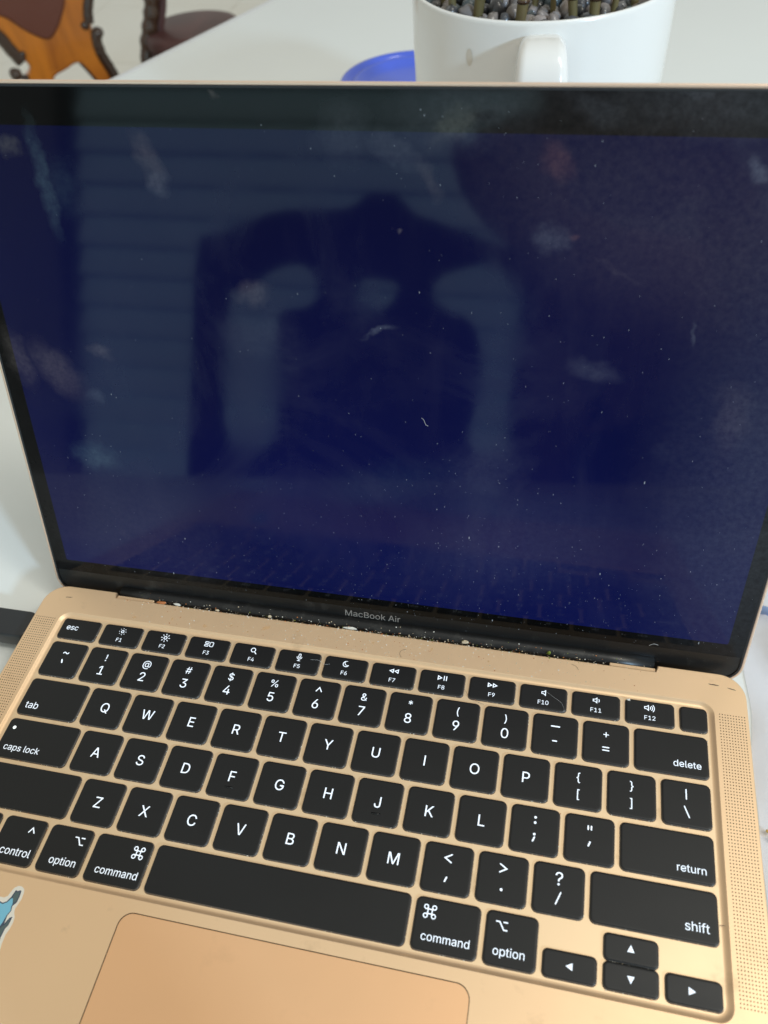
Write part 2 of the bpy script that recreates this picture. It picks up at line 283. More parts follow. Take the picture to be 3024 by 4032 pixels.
# ------------------------------------------------------------------ glyph outlines
GLYPH = {
'!':(196, '67,160 63,509 132,509 128,160|98,-4 86,-3 75,1 66,9 58,18 54,29 52,41 54,53 58,64 66,73 75,80 86,85 98,86 110,85 121,80 130,73 138,64 142,53 143,41 142,29 138,18 130,9 121,1 110,-3'),
'"':(321, '78,318 70,509 136,509 128,318|193,318 185,509 250,509 243,318'),
'#':(440, '242,0 326,509 377,509 294,0|10,140 19,192 400,192 391,140|64,0 147,509 198,509 115,0|40,316 49,368 429,368 421,316'),
'$':(446, '202,-74 202,583 244,583 244,-74|224,-9 188,-7 156,-1 128,9 102,23 81,40 64,60 51,83 42,109 38,137 104,137 108,118 114,102 123,88 136,76 150,66 166,59 185,53 204,50 224,49 246,50 267,54 286,60 303,69 317,79 329,92 338,106 344,122 346,139 344,154 340,168 332,179 322,189 310,197 296,205 245,222 184,239 145,253 112,269 86,289 67,313 56,341 52,372 54,400 62,425 75,448 92,468 113,484 138,498 165,508 195,514 227,516 259,514 289,508 316,498 340,484 360,468 377,449 390,427 398,403 401,378 337,378 332,402 320,421 302,437 280,449 254,456 225,459 204,457 185,454 167,448 152,440 139,430 129,418 121,405 117,391 115,376 117,359 122,345 131,334 142,324 155,315 169,308 212,293 264,279 312,264 328,256 344,248 359,238 372,226 384,213 395,198 402,180 407,161 408,139 406,112 399,87 386,64 370,43 349,25 323,11 294,0 261,-7'),
'%':(676, '175,283 155,284 137,289 121,297 107,308 95,320 86,335 80,351 76,369 75,388 75,412 76,431 80,448 87,464 96,479 107,492 121,503 137,511 155,515 175,517 196,515 214,511 230,503 244,492 255,479 264,464 270,448 274,431 276,412 276,388 274,369 270,351 264,335 255,320 244,308 230,297 214,289 196,284|175,327 191,329 203,335 212,346 218,358 222,372 223,388 223,412 222,428 219,441 213,454 204,464 191,470 175,473 160,470 148,464 138,454 132,441 128,428 127,412 127,388 128,372 132,358 138,346 147,335 160,329|501,-10 481,-8 462,-3 446,5 432,15 421,28 412,43 406,59 402,77 400,95 400,120 402,138 406,156 412,172 421,187 433,200 447,210 463,218 481,223 501,225 522,223 540,218 556,210 570,200 581,187 590,172 596,156 600,138 601,120 601,95 600,77 596,59 589,43 580,28 569,15 555,5 540,-3 521,-8|501,35 517,37 529,43 538,53 544,66 548,80 549,95 549,120 548,135 544,149 538,162 529,172 517,178 501,180 486,178 473,172 464,162 458,149 454,135 453,120 453,95 454,80 458,66 464,53 473,43 485,37|132,0 482,509 540,509 191,0'),
'&':(447, '197,-7 165,-5 136,1 110,12 88,26 69,42 54,62 43,84 36,108 34,133 36,154 40,173 47,189 58,205 70,220 85,235 140,279 216,335 237,352 255,375 259,384 261,394 262,405 260,420 255,434 245,445 233,454 219,459 201,461 189,460 178,457 168,453 159,447 151,440 145,431 141,421 138,411 137,399 138,386 141,375 145,363 169,327 204,284 438,0 364,0 171,231 121,293 108,310 96,327 87,344 81,361 77,379 75,398 77,420 82,440 91,458 102,474 117,488 134,499 154,507 176,512 200,513 224,512 246,507 266,499 283,488 297,475 308,459 317,442 322,424 324,404 323,389 320,375 315,362 309,349 301,336 291,325 256,293 154,217 135,202 121,188 110,174 103,161 98,146 97,131 98,115 102,101 109,87 118,76 130,66 143,57 158,51 175,48 193,46 213,48 232,52 251,59 269,69 286,81 301,95 315,112 327,131 336,151 343,174 348,198 349,224 408,224 406,194 403,167 397,144 389,124 380,107 371,92 345,62 333,47 315,30 294,17 271,7 246,-1 221,-5'),
"'":(206, '78,318 70,509 136,509 128,318'),
'(':(273, '89,207 90,244 94,283 101,324 107,354 114,384 122,413 132,441 145,477 160,510 177,539 236,539 219,503 204,466 191,428 179,390 169,351 161,313 156,276 152,241 151,207 152,176 155,145 160,115 167,83 177,50 188,16 198,-10 209,-38 222,-66 236,-96 177,-96 156,-59 139,-21 124,16 111,55 102,93 95,131 90,169'),
')':(273, '37,-96 52,-66 64,-37 76,-9 86,18 97,52 106,85 113,116 118,147 121,177 122,207 121,241 117,276 112,313 104,351 94,390 82,428 69,466 54,503 37,539 97,539 113,510 128,477 142,441 151,413 159,384 167,354 173,323 179,283 183,244 184,207 183,168 178,130 171,92 161,53 149,15 134,-22 117,-59 97,-96'),
'*':(453, '201,223 206,331 114,272 89,315 186,365 89,415 114,459 206,400 201,509 250,509 246,400 337,459 362,415 266,365 362,315 337,272 246,331 250,223'),
'+':(453, '198,34 198,364 255,364 255,34|61,172 61,226 391,226 391,172'),
',':(187, '38,-119 68,71 137,71 84,-119'),
'-':(453, '337,244 337,188 114,188 114,244'),
'.':(187, '95,-4 83,-3 73,1 63,9 55,18 51,29 50,41 51,53 55,64 63,73 73,81 83,85 95,87 107,85 118,81 128,73 135,64 140,53 141,41 140,29 135,18 128,9 118,1 107,-3'),
'/':(249, '235,533 71,-76 14,-76 178,533'),
'0':(453, '227,-7 191,-3 158,7 130,24 105,48 85,77 69,113 60,144 53,178 49,214 48,254 49,294 53,330 60,364 69,395 85,431 106,461 130,484 159,502 191,512 227,516 262,512 295,502 323,484 348,461 368,431 384,395 393,364 400,330 404,294 405,254 404,214 400,178 393,144 384,113 368,77 348,48 323,24 295,7 263,-3|227,50 250,52 271,60 290,74 306,92 320,116 330,144 338,176 342,213 344,254 342,295 338,332 330,365 320,393 306,416 290,435 271,449 250,457 227,460 203,457 182,449 163,435 147,416 134,393 123,365 115,332 111,295 109,254 111,213 115,176 123,144 134,116 147,92 163,74 182,60 203,52'),
'1':(453, '76,0 76,55 391,55 391,0|276,509 276,0 212,0 212,448 209,448 86,358 86,427 198,509'),
'2':(453, '64,0 64,47 234,229 282,282 294,298 303,312 311,327 316,341 319,356 320,371 319,389 315,405 308,419 298,431 287,441 273,449 258,455 241,458 224,460 205,458 188,454 172,447 159,438 148,427 139,413 132,398 128,381 127,362 66,362 68,391 75,418 86,442 102,464 121,482 143,496 168,507 196,513 225,516 254,513 281,507 306,497 328,482 346,465 361,445 372,423 379,398 381,372 380,354 377,336 371,318 363,299 351,280 336,259 267,180 153,60 153,57 389,57 389,0'),
'3':(453, '218,-7 188,-5 159,1 133,10 108,22 88,38 70,57 57,79 48,104 44,132 109,132 112,115 118,100 126,87 137,76 150,66 165,59 182,54 200,51 219,50 239,51 258,55 275,61 291,69 304,80 315,93 323,108 328,125 329,145 328,163 323,180 316,196 306,211 292,223 275,234 254,241 229,246 201,248 157,248 157,299 288,448 288,452 70,452 70,509 372,509 372,461 211,278 211,289 247,290 279,286 308,276 333,262 354,244 371,222 383,198 391,173 393,145 390,116 383,90 370,66 354,45 333,27 309,12 281,2 251,-5'),
'4':(453, '40,105 40,158 247,509 311,509 109,166 109,163 413,163 413,105|282,0 282,121 282,146 282,318 343,318 343,0'),
'5':(453, '221,-7 192,-5 165,1 140,11 118,25 99,41 83,60 71,82 63,105 60,130 122,130 125,115 130,102 138,89 148,78 160,68 173,60 188,54 204,51 221,50 241,51 259,56 276,64 291,75 304,89 314,104 322,122 326,141 328,162 326,183 321,203 314,221 303,237 290,251 275,262 257,270 238,275 218,277 201,276 184,273 167,268 152,262 139,255 128,246 67,253 96,509 366,509 366,452 151,452 134,301 136,301 148,311 162,318 178,325 194,330 212,333 229,334 252,332 274,328 294,321 313,311 330,299 345,285 358,269 370,251 379,231 386,210 390,187 391,163 388,132 381,102 369,76 352,52 332,32 309,15 282,3 253,-4'),
'6':(453, '226,-7 196,-4 168,3 142,15 119,31 100,51 84,74 73,101 66,130 64,162 65,187 71,212 80,239 93,268 112,302 137,340 252,509 322,509 151,261 145,261 151,270 157,279 165,288 174,295 184,302 196,307 208,311 221,313 235,314 265,312 291,305 316,295 337,280 355,262 370,240 380,215 387,187 389,157 387,127 379,98 368,73 352,50 333,30 310,14 284,3 257,-4|226,48 245,50 263,55 279,63 293,73 304,86 314,101 322,119 326,137 327,157 326,178 322,196 314,213 304,228 293,241 279,251 263,259 245,264 226,265 207,264 190,259 174,252 160,241 148,229 138,214 131,197 126,179 125,158 126,138 131,119 138,102 148,86 160,73 174,63 190,55 207,50'),
'7':(453, '97,0 323,448 323,452 62,452 62,509 391,509 391,449 165,0'),
'8':(453, '226,-7 193,-5 163,1 136,11 111,25 91,42 74,62 62,84 54,109 52,135 53,156 58,176 65,195 75,212 87,228 101,241 117,252 134,260 153,265 153,267 129,276 109,289 93,308 80,330 73,354 70,380 73,405 79,429 90,450 106,469 124,485 146,498 170,508 197,514 226,516 255,514 282,508 306,498 328,485 346,469 361,450 373,429 379,405 382,380 379,354 372,330 359,308 343,289 323,276 300,267 300,265 319,260 335,252 351,241 365,228 377,212 387,195 395,176 399,156 401,135 398,109 391,84 378,62 362,42 341,25 317,11 289,1 259,-5|226,49 248,50 267,54 285,60 300,69 313,79 323,91 331,106 335,121 337,139 335,157 330,173 322,189 312,202 298,213 283,223 265,230 247,234 226,235 206,234 187,230 169,223 154,213 140,202 130,189 122,173 117,157 115,139 117,121 121,106 129,91 139,79 152,69 167,60 185,54 205,50|226,290 244,291 260,294 274,300 287,308 298,318 307,330 314,344 318,359 319,376 318,392 314,407 308,420 299,432 288,442 275,449 260,455 244,459 226,460 208,459 192,455 177,449 164,442 153,432 145,420 138,407 134,392 133,376 134,359 138,344 145,330 154,318 165,308 178,300 193,294 209,291'),
'9':(453, '226,516 256,513 285,506 310,494 333,478 352,458 368,434 380,408 387,378 389,347 387,322 382,296 373,270 359,240 340,207 315,168 200,0 130,0 301,248 307,248 302,238 295,229 287,221 278,214 268,207 257,202 245,198 232,195 218,195 188,197 161,203 137,214 116,229 98,247 83,269 72,294 66,321 64,352 66,382 73,411 85,436 101,459 120,479 143,494 168,506 196,513|226,460 207,459 190,454 174,446 160,435 148,423 138,407 131,390 127,372 125,352 127,331 131,313 138,295 148,280 160,268 174,257 190,250 207,245 226,243 245,245 263,249 279,257 293,267 305,280 314,295 322,312 326,330 327,350 326,371 322,390 314,407 305,422 293,435 279,446 263,454 245,459'),
':':(187, '95,-4 83,-3 73,1 63,9 55,18 51,29 50,41 51,53 55,64 63,73 73,81 83,85 95,87 107,85 118,81 128,73 135,64 140,53 141,41 140,29 135,18 128,9 118,1 107,-3|95,271 83,272 73,277 63,284 55,294 51,304 50,316 51,328 55,339 63,349 73,356 83,360 95,362 107,360 118,356 128,349 135,339 140,328 141,316 140,304 135,294 128,284 118,277 107,272'),
';':(187, '38,-119 68,71 137,71 84,-119|103,271 92,272 81,277 71,284 64,294 59,304 58,316 59,328 64,339 71,349 81,356 92,360 103,362 116,360 126,356 136,349 143,339 148,328 149,316 148,304 143,294 136,284 126,277 116,272'),
'<':(453, '65,178 65,220 388,383 388,316 142,200 144,204 144,194 142,198 388,81 388,15'),
'=':(453, '72,245 72,301 381,301 381,245|72,97 72,153 381,153 381,97'),
'>':(453, '387,178 65,15 65,81 310,198 308,194 308,204 310,200 65,316 65,383 387,220'),
'?':(358, '132,152 132,159 133,187 136,211 141,230 148,245 157,258 168,269 209,298 223,309 236,321 247,334 255,349 260,365 262,384 260,399 257,413 250,425 242,436 232,445 220,452 207,457 193,461 178,462 163,461 150,458 137,453 125,446 115,437 106,425 99,412 94,396 92,378 27,378 30,406 38,430 49,452 64,471 82,487 103,499 126,508 151,514 178,516 206,514 232,508 255,498 275,486 292,470 306,451 316,430 322,407 324,382 322,356 316,332 306,311 292,292 275,276 254,261 219,235 211,226 204,216 200,205 196,192 194,177 194,158 194,152|164,-4 152,-3 141,1 131,9 124,18 120,29 118,41 120,53 124,64 131,73 141,80 152,85 164,86 176,85 186,80 196,73 203,64 208,53 209,41 208,29 203,18 196,9 186,1 176,-3'),
'@':(676, '355,-135 319,-134 284,-130 252,-123 221,-114 184,-98 151,-77 122,-53 98,-24 77,9 61,46 52,77 45,109 42,143 40,179 42,215 46,248 52,280 61,309 78,346 98,379 123,408 151,433 184,454 220,470 249,480 281,486 314,490 349,492 383,490 415,486 445,479 472,469 506,452 536,432 562,407 584,380 603,351 617,319 627,285 633,251 635,215 631,142 627,118 622,96 615,76 605,57 593,42 579,28 561,18 541,13 517,11 476,17 463,21 451,28 441,36 432,45 426,56 423,68 420,68 413,54 402,41 388,30 371,20 351,15 326,13 298,15 273,23 251,35 232,52 216,73 204,96 195,123 190,152 188,182 190,212 197,239 207,265 220,287 237,306 257,322 279,334 304,341 330,343 351,342 369,338 385,331 398,323 409,314 416,306 419,306 419,335 474,335 474,110 475,97 479,85 485,74 493,66 505,61 518,59 533,61 546,66 557,76 565,89 571,106 576,127 579,152 580,182 581,215 579,245 575,273 567,301 555,327 541,351 523,373 502,393 477,410 450,424 419,434 385,440 347,442 309,440 274,434 242,424 213,410 187,393 164,372 144,347 128,320 115,289 105,255 100,218 98,178 100,138 105,100 115,66 128,35 144,8 165,-17 188,-37 215,-54 246,-68 280,-78 317,-83 357,-85 412,-80 458,-69 489,-59 504,-107 464,-120 411,-131|329,65 350,66 368,71 382,78 395,89 405,102 412,118 417,138 421,160 422,185 421,210 417,231 411,249 403,263 393,274 381,282 366,287 350,290 331,292 313,290 297,285 283,277 271,267 260,254 252,239 246,222 243,204 242,185 243,164 246,144 251,125 258,108 267,94 279,81 293,72 310,67'),
'A':(479, '16,0 201,509 276,509 463,0 395,0 287,302 264,372 232,478 245,478 213,371 191,302 85,0|110,142 110,199 370,199 370,142'),
'B':(456, '60,0 60,509 241,509 274,507 304,501 329,491 350,477 367,461 381,442 390,421 396,398 398,374 397,353 393,336 387,320 378,307 368,295 356,286 343,278 329,272 315,267 315,262 331,260 347,254 363,245 378,234 391,220 402,203 411,184 416,161 418,136 416,111 410,88 400,67 386,48 368,31 344,18 317,8 284,2 247,0|125,57 245,57 281,60 309,67 330,80 344,96 353,115 355,137 354,153 350,169 342,184 333,197 320,209 306,218 289,225 269,229 248,231 125,231|125,285 238,285 256,287 273,290 288,296 302,304 314,314 323,326 330,340 335,355 336,372 333,393 326,412 313,429 294,442 270,449 240,452 125,452'),
'C':(510, '267,-7 235,-5 205,1 177,11 150,25 126,42 104,63 86,88 70,115 57,146 48,179 42,215 40,254 42,293 48,329 57,362 70,393 86,421 104,445 126,466 150,484 177,498 205,508 235,514 267,516 293,514 317,511 340,504 362,496 383,485 402,471 419,456 435,438 448,418 459,397 467,373 473,348 408,348 404,365 397,380 389,395 380,407 369,418 357,428 344,437 330,444 315,449 300,453 284,455 267,456 237,453 209,445 184,432 161,414 141,391 125,364 113,332 106,295 103,254 106,213 113,177 125,145 141,117 161,94 184,76 210,63 237,56 267,53 284,54 300,56 315,60 330,65 344,72 357,81 369,90 380,102 389,114 397,128 404,144 408,160 473,160 467,135 459,112 448,91 435,71 420,53 402,38 383,24 363,13 341,5 317,-2 293,-6'),
'D':(502, '219,0 96,0 96,57 215,57 254,60 288,68 318,81 343,99 363,122 379,149 390,181 397,216 399,255 397,294 390,329 379,361 364,388 344,410 320,428 291,441 258,449 221,452 93,452 93,509 225,509 261,507 294,501 325,492 353,478 385,455 412,426 433,391 446,361 455,329 460,293 462,255 460,217 455,181 446,149 433,119 417,92 398,68 376,48 351,31 322,17 291,8 256,2|125,509 125,0 60,0 60,509'),
'E':(418, '60,0 60,509 372,509 372,452 125,452 125,286 355,286 355,229 125,229 125,57 375,57 375,0'),
'F':(410, '60,0 60,509 369,509 369,452 125,452 125,278 346,278 346,221 125,221 125,0'),
'G':(520, '269,-7 236,-5 205,1 176,11 149,25 125,43 104,64 85,88 69,116 57,146 47,179 42,215 40,254 42,293 47,329 57,362 69,393 85,421 103,445 125,466 149,484 175,498 203,508 233,514 265,516 291,514 316,510 340,504 363,494 384,483 403,469 421,453 436,436 449,416 460,395 468,373 474,349 408,349 402,365 395,379 387,393 378,406 368,417 356,427 344,436 330,443 315,448 300,453 283,455 265,456 236,453 209,445 183,432 160,414 141,392 125,364 113,332 106,295 103,254 106,213 113,177 125,145 141,117 161,95 184,76 210,63 238,56 269,53 296,55 322,61 345,71 365,85 382,102 396,123 407,147 413,173 415,202 434,199 283,199 283,256 478,256 478,200 475,160 466,124 451,91 431,62 406,38 377,19 344,5 308,-4'),
'H':(517, '60,0 60,509 125,509 125,289 392,289 392,509 457,509 457,0 392,0 392,232 125,232 125,0'),
'I':(200, '68,0 68,509 132,509 132,0'),
'J':(396, '185,-7 143,-2 106,11 75,33 57,55 44,81 36,111 33,145 33,173 98,173 98,145 100,117 108,93 122,74 139,61 160,53 185,50 209,53 230,61 248,74 261,93 269,117 272,145 272,509 336,509 336,145 334,111 326,81 313,55 294,33 263,11 227,-2'),
'K':(466, '104,145 104,216 139,261 174,303 212,344 364,509 448,509 231,276 228,276|60,0 60,509 125,509 125,334 124,225 125,193 125,0|372,0 188,259 228,309 449,0'),
'L':(393, '60,0 60,509 125,509 125,57 361,57 361,0'),
'M':(628, '60,0 60,509 152,509 277,187 287,159 299,123 311,84 322,49 307,49 318,83 330,121 342,158 352,187 476,509 568,509 568,0 504,0 504,291 504,327 505,369 506,413 507,457 513,457 498,409 482,363 467,322 456,291 342,0 286,0 170,291 159,321 145,361 129,408 112,457 119,457 120,416 121,372 122,328 122,291 122,0'),
'N':(523, '60,0 60,509 136,509 343,183 363,151 388,107 414,55 405,54 401,108 399,157 399,195 399,509 463,509 463,0 387,0 202,290 177,331 148,381 108,452 119,454 122,384 124,328 125,291 125,0'),
'O':(533, '267,-7 235,-5 205,1 177,11 150,25 126,42 105,63 86,88 70,115 57,146 48,179 42,215 40,254 42,293 48,329 57,362 70,393 86,421 105,445 126,466 150,484 177,498 205,508 235,514 267,516 299,514 329,508 357,498 384,484 408,466 429,445 448,421 464,393 477,362 486,329 491,293 493,254 491,215 486,179 477,146 464,115 448,88 429,63 408,42 384,25 357,11 329,1 299,-5|267,53 296,55 324,63 349,76 372,94 392,116 408,144 420,176 428,213 430,254 428,295 420,332 408,365 392,392 372,415 349,433 324,446 296,453 267,456 237,453 210,445 184,433 161,415 142,392 125,364 113,332 106,295 103,254 106,213 113,176 125,144 142,117 161,94 184,76 210,63 237,55'),
'P':(444, '60,0 60,509 235,509 272,506 305,499 332,487 356,471 375,452 390,430 400,404 407,377 409,348 407,318 400,291 390,265 375,243 356,223 332,207 305,195 272,188 235,186 125,186 125,0|125,242 233,242 257,244 279,248 297,256 312,266 324,279 333,294 339,310 343,328 344,348 343,367 339,385 333,402 324,416 312,428 297,439 279,446 257,451 232,452 125,452'),
'Q':(533, '245,159 313,159 369,85 384,65 468,-48 401,-48 346,27 331,46|267,-7 235,-5 205,1 177,11 150,25 126,42 105,63 86,88 70,115 57,146 48,179 42,215 40,254 42,293 48,329 57,362 70,393 86,421 105,445 126,466 150,484 177,498 205,508 235,514 267,516 299,514 329,508 357,498 384,484 408,466 429,445 448,421 464,393 477,362 486,329 491,293 493,254 491,215 486,179 477,146 464,115 448,88 429,63 408,42 384,25 357,11 329,1 299,-5|267,53 296,55 324,63 349,76 372,94 392,116 408,144 420,176 428,213 430,254 428,295 420,332 408,365 392,392 372,415 349,433 324,446 296,453 267,456 237,453 210,445 184,433 161,415 142,392 125,364 113,332 106,295 103,254 106,213 113,176 125,144 142,117 161,94 184,76 210,63 237,55'),
'R':(449, '60,0 60,509 236,509 273,506 305,500 333,489 356,473 376,455 390,433 401,408 407,381 409,352 407,323 401,296 390,271 376,250 356,232 333,217 305,206 273,200 236,198 125,198 125,0|125,255 234,255 258,256 280,260 298,267 313,276 325,287 334,300 340,316 344,333 345,352 344,371 340,389 334,405 325,419 313,430 298,440 279,446 258,451 233,452 125,452|353,0 230,229 303,229 428,0'),
'S':(446, '224,-9 188,-7 156,-1 128,9 102,23 81,40 64,60 51,83 42,109 38,137 104,137 108,118 114,102 123,88 136,76 150,66 166,59 185,53 204,50 224,49 246,50 267,54 286,60 303,69 317,79 329,92 338,106 344,122 346,139 344,154 340,168 332,179 322,189 310,197 296,205 245,222 184,239 145,253 112,269 86,289 67,313 56,341 52,372 54,400 62,425 75,448 92,468 113,484 138,498 165,508 195,514 227,516 259,514 289,508 316,498 340,484 360,468 377,449 390,427 398,403 401,378 337,378 332,402 320,421 302,437 280,449 254,456 225,459 204,457 185,454 167,448 152,440 139,430 129,418 121,405 117,391 115,376 117,359 122,345 131,334 142,324 155,315 169,308 212,293 264,279 312,264 328,256 344,248 359,238 372,226 384,213 395,198 402,180 407,161 408,139 406,112 399,87 386,64 370,43 349,25 323,11 294,0 261,-7'),
'T':(448, '32,452 32,509 417,509 417,452 257,452 257,0 193,0 193,452'),
'U':(517, '259,-8 220,-6 186,2 154,15 126,33 103,55 85,80 71,108 63,140 60,173 60,509 124,509 124,178 126,155 132,133 141,113 153,95 169,80 187,68 208,59 232,53 259,52 285,53 309,59 331,68 349,80 364,95 377,113 385,133 391,155 393,178 393,509 457,509 457,173 454,140 446,108 433,80 414,55 391,33 363,15 332,2 297,-6'),
'V':(479, '204,0 16,509 84,509 192,206 215,137 248,31 235,31 267,138 290,206 395,509 463,509 278,0'),
'W':(686, '155,0 16,509 82,509 163,196 175,145 187,94 197,40 189,40 200,94 211,145 224,196 306,509 380,509 462,196 474,145 486,94 497,40 488,40 499,94 510,145 523,196 603,509 670,509 530,0 455,0 368,323 351,391 336,475 350,475 335,395 318,323 230,0'),
'X':(474, '18,0 217,284 217,236 29,509 104,509 178,400 204,361 223,329 243,292 232,292 252,329 272,361 298,400 374,509 446,509 259,239 259,287 456,0 382,0 292,129 268,165 250,195 230,231 244,231 225,196 206,166 182,129 91,0'),
'Y':(472, '203,0 203,208 16,509 91,509 192,344 222,292 250,230 224,230 251,293 280,344 381,509 455,509 268,208 268,0'),
'Z':(438, '42,0 42,46 273,385 306,431 341,476 348,454 285,452 223,452 40,452 40,509 397,509 397,462 169,129 134,81 97,33 90,54 152,57 214,57 399,57 399,0'),
'[':(273, '101,-96 101,539 236,539 236,487 160,487 160,-44 236,-44 236,-96'),
'\\':(249, '178,-76 14,533 71,533 235,-76'),
']':(273, '37,-96 37,-44 113,-44 113,487 37,487 37,539 172,539 172,-96'),
'^':(326, '154,464 172,464 172,439 154,439|27,278 129,493 197,493 300,278 240,278 161,449 166,449 88,278'),
'_':(319, '319,0 319,-56 0,-56 0,0'),
'`':(219, '114,429 48,529 116,529 164,429'),
'a':(389, '160,-9 137,-7 115,-3 94,5 76,15 60,29 48,45 38,63 32,84 30,108 32,128 36,146 43,161 53,174 64,184 78,193 92,200 108,206 125,211 178,220 234,227 247,229 257,231 265,235 271,240 274,246 276,255 276,257 275,272 272,285 267,297 260,307 251,315 240,322 227,327 212,330 196,331 178,330 163,327 149,322 137,316 127,309 118,301 110,292 104,283 100,274 41,291 51,313 64,331 79,346 95,358 114,368 133,375 153,380 173,383 194,384 239,379 255,375 271,369 286,360 300,350 312,336 322,320 330,301 335,278 337,251 337,0 277,0 277,52 272,52 252,25 242,16 229,8 215,1 199,-4 181,-7|170,45 192,47 211,51 228,59 242,68 254,80 263,93 270,108 274,122 276,138 276,190 259,182 231,176 200,171 175,168 134,159 122,153 112,147 103,139 97,130 93,118 92,105 93,93 96,82 102,72 109,64 119,57 130,52 142,48 156,46'),
'b':(424, '229,-8 208,-7 189,-3 172,4 159,12 147,21 138,31 118,59 112,59 112,0 53,0 53,509 114,509 114,319 118,319 137,346 147,355 158,364 171,373 188,379 207,383 229,384 259,382 287,374 313,361 335,342 354,320 370,293 381,261 388,227 390,189 388,151 381,116 370,84 355,57 336,34 313,16 288,3 260,-6|220,47 242,49 262,55 279,66 294,80 306,97 316,117 323,139 327,163 328,189 327,215 323,239 316,261 307,281 295,298 280,311 262,322 243,328 220,330 198,328 178,322 161,312 147,299 134,282 125,263 118,241 114,216 113,189 114,162 118,138 125,115 135,95 147,78 162,65 179,55 198,49'),
'c':(395, '207,-8 174,-5 144,3 117,16 93,35 72,58 56,85 44,116 37,150 34,187 37,225 44,260 56,291 72,318 93,341 117,360 144,374 174,382 207,384 226,384 243,381 260,377 276,371 291,364 305,356 318,346 330,335 340,322 349,308 356,293 362,277 303,262 290,289 270,311 242,325 207,330 184,328 163,321 145,310 130,296 118,278 108,258 102,236 98,212 96,187 98,163 102,139 108,117 118,97 130,80 145,66 163,55 184,49 207,46 243,52 271,66 292,89 304,117 363,102 357,86 350,70 341,56 331,43 319,32 306,21 292,12 277,5 261,-1 244,-5 226,-7'),
'd':(424, '195,-8 165,-6 137,3 111,16 89,34 70,57 55,84 43,116 36,151 34,189 36,227 43,261 55,293 70,320 89,342 112,361 137,374 165,382 196,384 218,383 237,379 253,373 267,364 278,355 287,346 306,319 311,319 311,509 372,509 372,0 313,0 313,59 307,59 287,31 277,21 266,12 252,4 236,-3 217,-7|205,47 226,49 246,55 263,65 278,78 290,95 299,115 306,138 310,162 312,189 310,216 306,241 300,263 290,282 278,299 263,312 246,322 227,328 205,330 182,328 162,322 145,311 130,298 118,281 108,261 102,239 98,215 96,189 98,163 102,139 109,117 118,97 130,80 145,66 162,55 182,49'),
'e':(404, '212,-8 177,-5 145,3 117,16 92,35 72,58 56,85 44,116 37,150 34,187 36,224 44,258 55,290 71,317 91,340 115,359 142,373 172,382 205,384 226,383 246,380 266,374 285,366 303,355 319,341 334,324 347,305 357,282 365,256 370,227 371,194 371,169 75,169 75,221 338,221 310,202 308,226 304,248 298,269 288,286 277,301 263,314 246,323 227,328 205,330 183,328 164,323 146,313 131,301 119,286 109,270 102,251 97,231 96,211 96,178 98,151 102,127 110,106 121,88 135,73 151,61 169,53 190,48 212,46 227,47 241,49 254,53 265,58 276,65 285,73 294,82 300,93 306,105 365,91 358,72 348,55 335,39 320,26 302,14 283,4 261,-3 237,-7'),
'f':(253, '228,379 228,327 6,327 6,379|81,0 81,432 82,452 87,470 96,486 107,499 120,510 135,519 152,525 169,529 187,530 222,527 243,521 227,468 215,472 195,474 178,472 164,468 154,460 147,449 143,435 142,419 142,0'),
'h':(410, '114,227 114,0 53,0 53,509 114,509 114,287 102,287 116,319 132,344 152,362 175,374 200,382 227,384 252,383 275,377 295,369 313,356 328,340 341,321 350,298 355,271 357,240 357,0 296,0 296,235 293,263 286,286 273,304 256,318 235,326 210,329 192,328 176,324 161,317 147,308 136,297 126,283 119,266 115,248'),
'i':(166, '53,0 53,379 114,379 114,0|84,443 73,444 63,448 54,455 47,463 43,472 41,483 43,494 47,504 54,512 63,518 73,522 84,524 95,522 105,518 114,512 121,504 125,494 126,483 125,472 121,463 114,455 105,448 95,444'),
'k':(380, '110,137 110,212 121,212 284,379 360,379 184,199 177,199|53,0 53,509 114,509 114,0|294,0 148,186 191,229 372,0'),
'l':(189, '139,-2 112,0 91,8 74,20 62,37 55,59 53,84 53,509 114,509 114,99 114,83 117,71 120,62 126,57 135,53 146,52 160,53 170,54 181,3 162,-1'),
'm':(609, '53,0 53,379 112,379 112,295 108,295 114,314 122,331 132,346 144,358 158,368 172,376 187,382 203,385 219,386 245,383 268,375 287,361 303,342 314,320 321,295 312,295 318,312 326,329 337,343 350,356 364,366 381,375 398,381 417,385 437,386 458,385 478,380 497,372 514,361 529,346 541,328 550,307 555,283 557,255 557,0 496,0 496,254 493,279 485,298 473,313 456,323 438,329 419,330 402,329 387,326 374,320 363,312 353,302 345,290 340,277 336,263 335,247 335,0 274,0 274,260 272,280 265,297 253,311 238,322 220,328 199,330 185,329 171,326 158,320 145,312 135,302 126,289 119,274 115,257 114,238 114,0'),
'n':(409, '114,227 114,0 53,0 53,379 112,379 112,287 102,287 116,319 132,344 152,362 175,374 200,382 227,384 252,383 275,377 295,369 313,356 328,340 341,321 350,298 355,271 357,240 357,0 296,0 296,235 293,263 286,286 273,304 256,318 235,326 210,329 192,328 176,324 161,317 147,308 136,297 126,283 119,266 115,248'),
'o':(415, '207,-8 174,-5 144,3 117,16 93,35 72,58 56,85 44,116 37,150 34,187 37,225 44,260 56,291 72,318 93,341 117,360 144,374 174,382 207,384 241,382 271,374 299,360 323,341 343,318 359,291 371,260 379,225 381,187 379,150 371,116 359,85 343,58 323,35 299,16 271,3 241,-5|207,46 231,49 252,55 270,66 285,80 298,97 307,117 314,139 318,163 319,187 318,212 314,236 307,258 298,278 285,296 270,310 252,321 231,328 207,330 184,328 163,321 145,310 130,296 118,278 108,258 102,236 98,212 96,187 98,163 102,139 108,117 118,97 130,80 145,66 163,55 184,49'),
